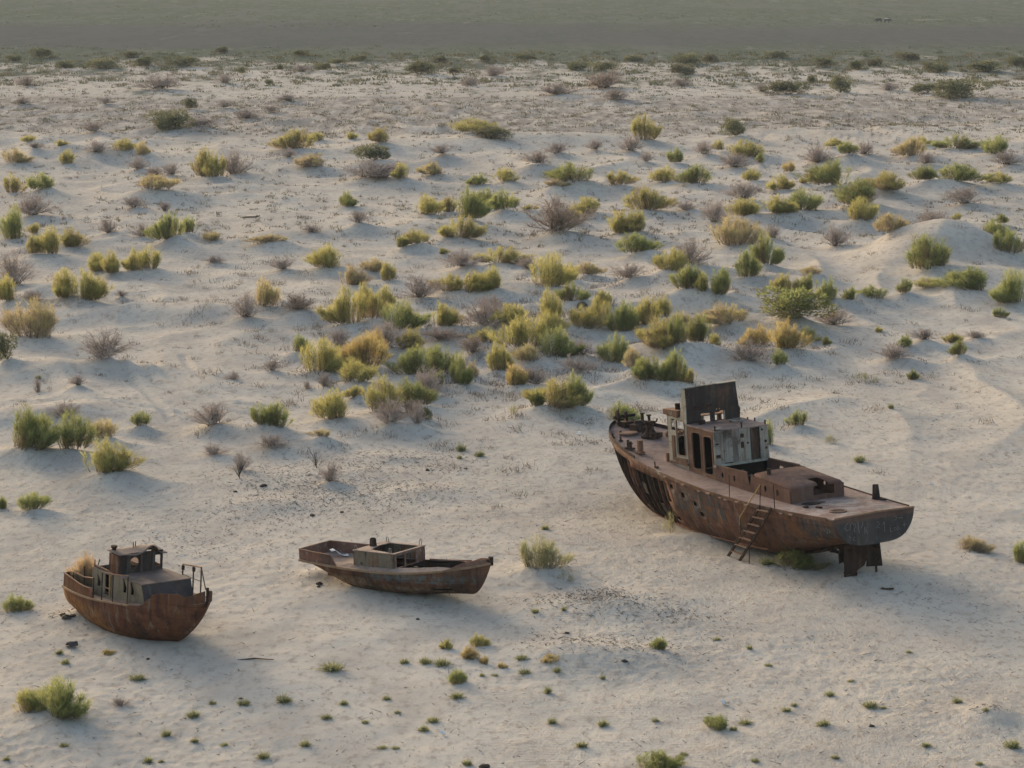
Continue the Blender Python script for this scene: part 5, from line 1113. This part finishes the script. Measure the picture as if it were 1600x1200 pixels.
# ------------------------------------------------------------------ uncounted ground cover
def scatter_scrub():
    rng = np.random.default_rng(5); T = []; K = []
    def clumps(px, py, size, hh, k0, k1, nt_, wk=1.0):
        for a, b, s, hgt in zip(px, py, size, hh):
            x, y = flat(a, b)
            q = rng.normal(size=(nt_, 3)) * np.array([s * .33, s * .33, 0]); q[:, 2] = np.abs(rng.normal(0, .25, nt_)) * hgt * .8
            q += np.array([x, y, 0]); d = unit(rng.normal(0, .55, (nt_, 3)) + np.array([0, 0, 1.0]))
            T.append(needles(q, d, rng.uniform(.35, .8, nt_) * hgt, rng.uniform(.10, .22, nt_) * s * (.8 if wk == 1.0 else .22), rng)); K.append(np.clip(rng.uniform(k0, k1) + rng.normal(0, .12, nt_), 0, 1))
    n = 5200; py = rng.uniform(-40, 106, n); px = rng.uniform(-120, 1720, n)
    band = perlin(px / 420 + 3, py / 16 + 9) + .45 * np.exp(-((py - 88) / 14) ** 2) + .35 * np.exp(-((py - 30) / 12) ** 2) - .9 * np.exp(-((py - 57) / 13) ** 2); m = band + rng.normal(0, .12, n) > -.02
    clumps(px[m], py[m], rng.uniform(.8, 3.0, m.sum()), rng.uniform(.2, .5, m.sum()), .86, 1.0, 9)
    n = 900; py = 84 + rng.uniform(0, 1, n) ** 1.2 * 52; px = rng.uniform(-60, 1660, n); clumps(px, py, rng.uniform(.8, 2.6, n), rng.uniform(.4, 1.0, n), .3, .92, 24)
    n = 4200; py = 96 + rng.uniform(0, 1, n) ** 1.35 * 115; px = rng.uniform(-60, 1660, n); clumps(px, py, rng.uniform(.4, 1.5, n), rng.uniform(.2, .6, n), .0, .75, 14)
    n = 1100; py = rng.normal(160, 13, n); px = rng.uniform(-60, 1660, n); clumps(px, py, rng.uniform(.3, .8, n), rng.uniform(.12, .28, n), .0, .3, 8)
    n = 3600; py = 185 + rng.uniform(0, 1, n) ** 1.2 * 200; px = rng.uniform(-40, 1640, n); clumps(px, py, rng.uniform(.2, .75, n), rng.uniform(.12, .5, n), .0, .55, 14)
    n = 260; py = rng.uniform(380, 640, n); px = rng.uniform(-20, 1620, n); clumps(px, py, rng.uniform(.15, .45, n), rng.uniform(.12, .35, n), .0, .4, 12)
    n = 800; py = rng.normal(530, 85, n); px = rng.normal(820, 260, n); clumps(px, py, rng.uniform(.5, 1.3, n), rng.uniform(.25, .6, n), .0, .3, 34, .10)
    n = 260; py = rng.normal(430, 60, n); px = rng.uniform(-20, 1620, n); clumps(px, py, rng.uniform(.4, 1.2, n), rng.uniform(.2, .55, n), .0, .35, 30, .10)
    T = np.concatenate(T); K = np.concatenate(K)
    c = T.mean(1); dz_ = height_fast(c[:, 0], c[:, 1]); T[:, :, 2] += dz_[:, None] - .02
    me = tri_mesh('desert_scrub', T, K)
    me.materials.append(leaf_mat('scrub_mix', [(.0, (.20, .155, .12)), (.3, (.25, .20, .145)), (.55, (.20, .175, .085)), (.78, (.140, .138, .075)), (.9, (.135, .145, .080)), (1, (.095, .108, .068))], .1, 0))
    o = bpy.data.objects.new('desert_scrub', me); COL.objects.link(o); tag(o, 'sparse low scrub dotting the far plain and dunes', 'scrub', kind='stuff')
def height_fast(x, y):
    z = base_height(x, y)
    for (bx, by, h, rx, ry, p) in BUMPS:
        m = (np.abs(x - bx) < 2.6 * rx) & (np.abs(y - by) < 2.6 * ry)
        if m.any(): z[m] += h * np.exp(-((((x[m] - bx) / rx) ** 2 + ((y[m] - by) / ry) ** 2) ** p))
    return z
def scatter_litter():
    rng = np.random.default_rng(9); P = []
    def patch(cx, cy, sx, sy, n):
        P.append(np.stack([cx + rng.normal(0, sx, n), cy + rng.normal(0, sy, n)], 1))
    for a in ((480, 750, 80, 18, 1100), (640, 720, 70, 10, 600), (600, 775, 90, 14, 800), (430, 800, 70, 12, 500), (330, 850, 80, 16, 240), (930, 945, 55, 10, 600), (1060, 965, 60, 12, 240), (890, 1008, 50, 13, 150),
              (980, 1015, 60, 12, 180), (1400, 560, 90, 30, 260), (1500, 640, 80, 40, 260), (1330, 640, 80, 30, 160), (1390, 400, 40, 14, 220), (1180, 1020, 160, 30, 160), (600, 620, 80, 40, 140), (860, 590, 60, 18, 160), (300, 820, 90, 20, 150),
              (520, 905, 40, 8, 60), (700, 935, 60, 10, 60), (100, 960, 16, 6, 40), (1545, 1120, 16, 6, 40), (860, 890, 30, 8, 90), (400, 440, 120, 50, 160), (950, 800, 110, 25, 140), (700, 820, 120, 18, 160)): patch(*a)
    P.append(np.stack([rng.uniform(-20, 1620, 2200), rng.uniform(560, 1210, 2200)], 1)); P = np.concatenate(P)
    P = np.concatenate([P] + [np.stack([p['px'] + rng.normal(0, 14, 9), p['py'] + rng.normal(3, 5, 9)], 1) for p in PL if p['kind'] in 'YGMDRA' and 330 < p['py'] < 900])
    P = P[P[:, 1] > 330]
    T = []; K = []
    for a, b in P:
        x, y = flat(a, b); L = rng.uniform(.04, .20) * (1 if rng.uniform() < .92 else 2.6); t = rng.uniform(0, 3.14); w = rng.uniform(.007, .020)
        d = np.array([math.cos(t), math.sin(t), 0]); s = np.array([-d[1], d[0], 0]); o = np.array([x, y, 0.]); e1 = o - d * L / 2; e2 = o + d * L / 2; e2[2] += rng.uniform(0, .12) * L * 2; k = np.array([0, 0, w * 1.3])
        T += [np.stack([e1 - s * w, e1 + s * w, e2 + k]), np.stack([e1 - s * w, e2 + k, e1 + k]), np.stack([e1 + s * w, e1 + k, e2 + k])]; K += [rng.uniform(0, 1)] * 3
    T = np.array(T); c = T[::3].mean(1); z = height_fast(c[:, 0].copy(), c[:, 1].copy()); T[:, :, 2] += np.repeat(z, 3)[:, None] + .008
    me = tri_mesh('twig_litter', T, K); me.materials.append(leaf_mat('dead_twigs', [(0, (.065, .05, .04)), (.5, (.14, .108, .082)), (1, (.30, .24, .19))], 0, 0))
    o = bpy.data.objects.new('twig_litter', me); COL.objects.link(o); tag(o, 'broken twigs and dead plant litter strewn over the sand', 'litter', kind='stuff')

# ------------------------------------------------------------------ single small things on the sand
M_STONE = rust('dark_clod', [(.035, .028, .024), (.06, .046, .038), (.09, .07, .055)], (), .1, 41.0)
M_PLASTIC = new_mat('white_plastic')[0]; finish(M_PLASTIC.node_tree, (.62, .60, .57), .95)
M_RUBBER = new_mat('old_rubber')[0]; finish(M_RUBBER.node_tree, (.055, .052, .05), .95)
M_WOOD = rust('weathered_wood', [(.06, .045, .035), (.10, .078, .06)], (), .1, 43.0)
def clod(px, py, r, label, seed, sq=.6, mat=None, name='clod', cat='clod'):
    r *= .72
    x, y = gp(px, py); z = float(height(x, y)); q = random.Random(seed); mb = MB(); V = []; F = []; n, m = 8, 5
    for i in range(m + 1):
        for j in range(n):
            a = math.pi * i / m; b = 2 * math.pi * j / n; k = r * q.uniform(.75, 1.25)
            V.append((k * math.sin(a) * math.cos(b) * 1.3, k * math.sin(a) * math.sin(b), k * sq * math.cos(a)))
    for i in range(m):
        for j in range(n): F.append((i * n + j, i * n + n + j, i * n + n + (j + 1) % n, i * n + (j + 1) % n))
    o = mb.add(V, F).build(name, mat or M_STONE); o.location = (x, y, z + r * sq * .35); o.rotation_euler = (0, 0, q.uniform(0, 6)); return tag(o, label, cat)
def scrap(px, py, w, d, label, seed, mat, name='scrap', cat='scrap', bend=.12):
    x, y = gp(px, py); z = float(height(x, y)); q = random.Random(seed); V = []; F = []
    for i in range(5):
        for j in range(4): V.append((w * (i / 4 - .5) + q.uniform(-.03, .03), d * (j / 3 - .5) + q.uniform(-.03, .03), bend * (1 + math.sin(i * 1.3 + seed)) * .5 + q.uniform(0, .03)))
    for i in range(4):
        for j in range(3): F.append((i * 4 + j, i * 4 + 4 + j, i * 4 + 5 + j, i * 4 + 1 + j))
    o = MB().add(V, F).build(name, mat, None, False, .012); o.location = (x, y, z + .01); o.rotation_euler = (0, 0, q.uniform(0, 3)); return tag(o, label, cat)
def build_small():
    x, y = gp(910, 484); z = float(height(x, y)); t = empty('old_tyre', (x, y, z + .10), (math.radians(58), 0, math.radians(18)))
    tag(t, 'old dark tyre half buried beside a green shrub, left of ship', 'tyre')
    MB().torus((0, 0, 0), .30, .12, 26, 10).build('tyre_wall', M_RUBBER, t, True)
    MB().lathe((0, 0, 0), [(.25, -.06), (.26, 0), (.25, .06)], 20).build('bead_ring', M_IRON, t)
    for px, py, r, s, lab in ((98, 962, .17, 1, 'dark lump left of the motor launch stern, leftmost of three'), (105, 966, .22, 2, 'largest dark lump left of the motor launch stern'), (113, 963, .15, 3, 'dark lump nearest the motor launch stern'),
        (411, 760, .20, 4, 'round dark clod on the littered sand behind the open boat'), (368, 769, .12, 5, 'small dark clod far left on the littered sand'), (534, 801, .12, 6, 'small black clod right of a dead sprig, behind the open boat'), (488, 806, .16, 7, 'dark clod in a sand hollow behind the open boat'),
        (499, 913, .16, 8, 'dark stone under the stern of the open boat'), (498, 917, .10, 9, 'small stone just below the dark stone at the open boat\'s stern'), (668, 735, .14, 10, 'black clod on the sand ridge behind the open boat'), (727, 733, .12, 11, 'small black clod right of the ridge top'), (376, 1092, .08, 12, 'tiny dark pebble in front of the motor launch'),
        (231, 1030, .09, 13, 'dark pebble below the motor launch bow'), (653, 968, .10, 14, 'dark pebble in front of the open boat'), (976, 1034, .13, 15, 'dark clod on the shaded side of the foreground hummock'), (886, 990, .12, 16, 'dark clod on top of the foreground hummock'), (1362, 1135, .10, 17, 'small dark clod on the right foreground sand'),
        (757, 1199, .2, 18, 'black clod at the very bottom edge of the picture'), (1240, 520, .06, 19, 'tiny dark pebble behind the wheelhouse')): clod(px, py, r, lab, s)
    scrap(430, 566, .5, .35, 'white plastic scrap on the sand left of the shrub belt', 1, M_PLASTIC); scrap(1132, 1101, .26, .15, 'white plastic scrap on the foreground sand, right of centre', 2, M_PLASTIC)
    scrap(692, 1149, .24, .12, 'white plastic scrap on the foreground sand, left of centre', 3, M_PLASTIC); scrap(905, 678, .4, .15, 'thin white scrap on the sand left of the large ship\'s bow', 4, M_PLASTIC); scrap(1456, 759, .16, .12, 'tiny white scrap right of the large ship\'s stern', 5, M_PLASTIC)
    scrap(112, 1011, .55, .36, 'crumpled grey metal sheet in front of the motor launch', 6, M_B1DARK, 'metal_sheet', 'sheet', .22); scrap(1386, 921, .5, .2, 'flat dark plate on the sand below the ship\'s rudders', 7, M_IRON, 'metal_plate', 'plate', .05)
    x, y = gp(390, 341); z = float(height(x, y)); mb = MB(); mb.tube([(-.9, 0, .05), (-.3, .08, .10), (.5, .0, .12), (.95, .1, .22)], [.05, .07, .08, .05], 7).tube([(.5, 0, .12), (.75, -.25, .30)], [.05, .03], 6)
    o = mb.build('driftwood', M_WOOD); o.location = (x, y, z); tag(o, 'dark driftwood branch lying on bare sand, left middle distance', 'driftwood')
    x, y = gp(402, 1032); z = float(height(x, y)); o = MB().tube([(-.7, 0, .02), (-.1, .1, .05), (.6, .0, .03)], [.02, .03, .015], 6).build('driftwood', M_WOOD); o.location = (x, y, z); tag(o, 'thin bleached stick on the sand right of the motor launch', 'stick')
    # dead saplings
    for px, py, h, sd, lab in ((495, 731, 1.0, 3, 'bare dead sapling on the ridge behind the open boat'), (375, 748, .8, 4, 'bare dead sapling on the slope, left of the ridge')):
        x, y = gp(px, py); z = float(height(x, y)); q = random.Random(sd); o = empty('dead_sapling', (x, y, z - .03)); tag(o, lab, 'sapling')
        MB().tube([(0, 0, 0), (-.05, 0, h * .35)], [.025, .02], 5).build('trunk', M_WOOD, o)
        mb = MB()
        for k in range(12):
            a = q.uniform(0, 6.28); p0 = Vector((-.05, 0, h * q.uniform(.1, .35))); d = Vector((math.cos(a) * .55, math.sin(a) * .55, q.uniform(.6, 1.1))).normalized() * h * q.uniform(.5, .8); p1 = p0 + d * .5 + Vector((0, 0, .03)); mb.tube([p0, p1, p0 + d], [.013, .010, .006], 4)
        mb.build('branches', M_WOOD, o)
    # straw in the stern of the launch
    Rm = Matrix.Rotation(math.radians(-51.1), 4, 'Z') @ Matrix.Rotation(math.radians(2.56), 4, 'Y') @ Matrix.Rotation(math.radians(-2.3), 4, 'X'); T = Matrix.Translation((-16.38, 96.12, .516)) @ Rm
    me = PROTO['plume'][3][0]
    for (x, y, z, w, h, lab) in ((.55, -.40, .60, 1.55, 1.45, 'straw-coloured dry grass growing in the motor launch\'s stern'), (1.45, .55, .66, 1.0, 1.3, 'smaller straw clump behind the motor launch\'s cabin')):
        o = bpy.data.objects.new('dry_grass_clump', me); COL.objects.link(o); set_mat(o, LEAF['S']); o.matrix_world = T @ Matrix.Translation((x, y, z)) @ Matrix.Diagonal((w, w * .8, h, 1)); tag(o, lab, 'grass clump')
    # two animals grazing on the far plain
    for px, py, col, face, lab in ((1373, 36, (.045, .045, .045), 1, 'dark animal grazing on the far plain, left of two'), (1386, 36, (.11, .085, .07), -1, 'brown animal with pale back on the far plain, right of two')):
        x, y = flat(px, py); z = float(height(x, y)); me = bpy.data.meshes.new('grazing_cow')
        V = [(-.75, 0, 1.12), (-.2, 0, 1.08), (.5, 0, 1.15), (.95, 0, 1.15), (1.25, 0, .85), (1.45, 0, .5), (-.68, .2, .65), (-.72, .2, .32), (-.68, .2, .0), (-.68, -.2, .65), (-.72, -.2, .32), (-.68, -.2, 0), (.55, .2, .6), (.57, .2, .3), (.55, .2, 0), (.55, -.2, .6), (.57, -.2, .3), (.55, -.2, 0), (-.95, 0, .95), (-1.0, 0, .5)]
        E_ = [(0, 1), (1, 2), (2, 3), (3, 4), (4, 5), (0, 6), (6, 7), (7, 8), (0, 9), (9, 10), (10, 11), (2, 12), (12, 13), (13, 14), (2, 15), (15, 16), (16, 17), (0, 18), (18, 19)]
        me.from_pydata(V, E_, []); o = bpy.data.objects.new('grazing_cow', me); COL.objects.link(o); o.modifiers.new('skin', 'SKIN'); R_ = [.34, .38, .36, .22, .15, .11, .15, .08, .06, .15, .08, .06, .13, .08, .06, .13, .08, .06, .05, .03]
        for sv, r in zip(me.skin_vertices[0].data, R_): sv.radius = (r, r)
        me.skin_vertices[0].data[1].use_root = True
        sb = o.modifiers.new('sub', 'SUBSURF'); sb.levels = 1; sb.render_levels = 1
        m, nt = new_mat('cow_hide'); tc = N(nt, 'ShaderNodeTexCoord'); sp = N(nt, 'ShaderNodeSeparateXYZ'); nt.links.new(tc.outputs['Object'], sp.inputs[0])
        finish(nt, mix(nt, maprange(nt, sp.outputs[2], 1.22, 1.36), col, (.55, .53, .52)) if face < 0 else col, .9); me.materials.append(m)
        o.location = (x, y, z); o.rotation_euler = (0, 0, math.radians(180 if face > 0 else 12)); tag(o, lab, 'animal', 'animals grazing on the far plain')

# ------------------------------------------------------------------ assemble
g = bpy.data.objects.new('ground', build_ground()); COL.objects.link(g); g.data.materials.append(sand_material()); tag(g, kind='structure')
build_ship(); build_ladder(); build_boat2(); build_boat2_litter(); build_boat1()
build_plants(); scatter_scrub(); scatter_litter(); build_small()
hm, nt = new_mat('haze'); pv = N(nt, 'ShaderNodeVolumePrincipled'); pv.inputs['Density'].default_value = 0.00006; pv.inputs['Color'].default_value = (.72, .82, .95, 1); pv.inputs['Anisotropy'].default_value = .2
o_ = N(nt, 'ShaderNodeOutputMaterial'); nt.links.new(pv.outputs[0], o_.inputs['Volume'])
hz = MB().box((0, 3500, 15.5), (42000, 9400, 37)).build('haze', hm); tag(hz, 'thin pale evening haze over the whole plain', 'haze', kind='stuff')
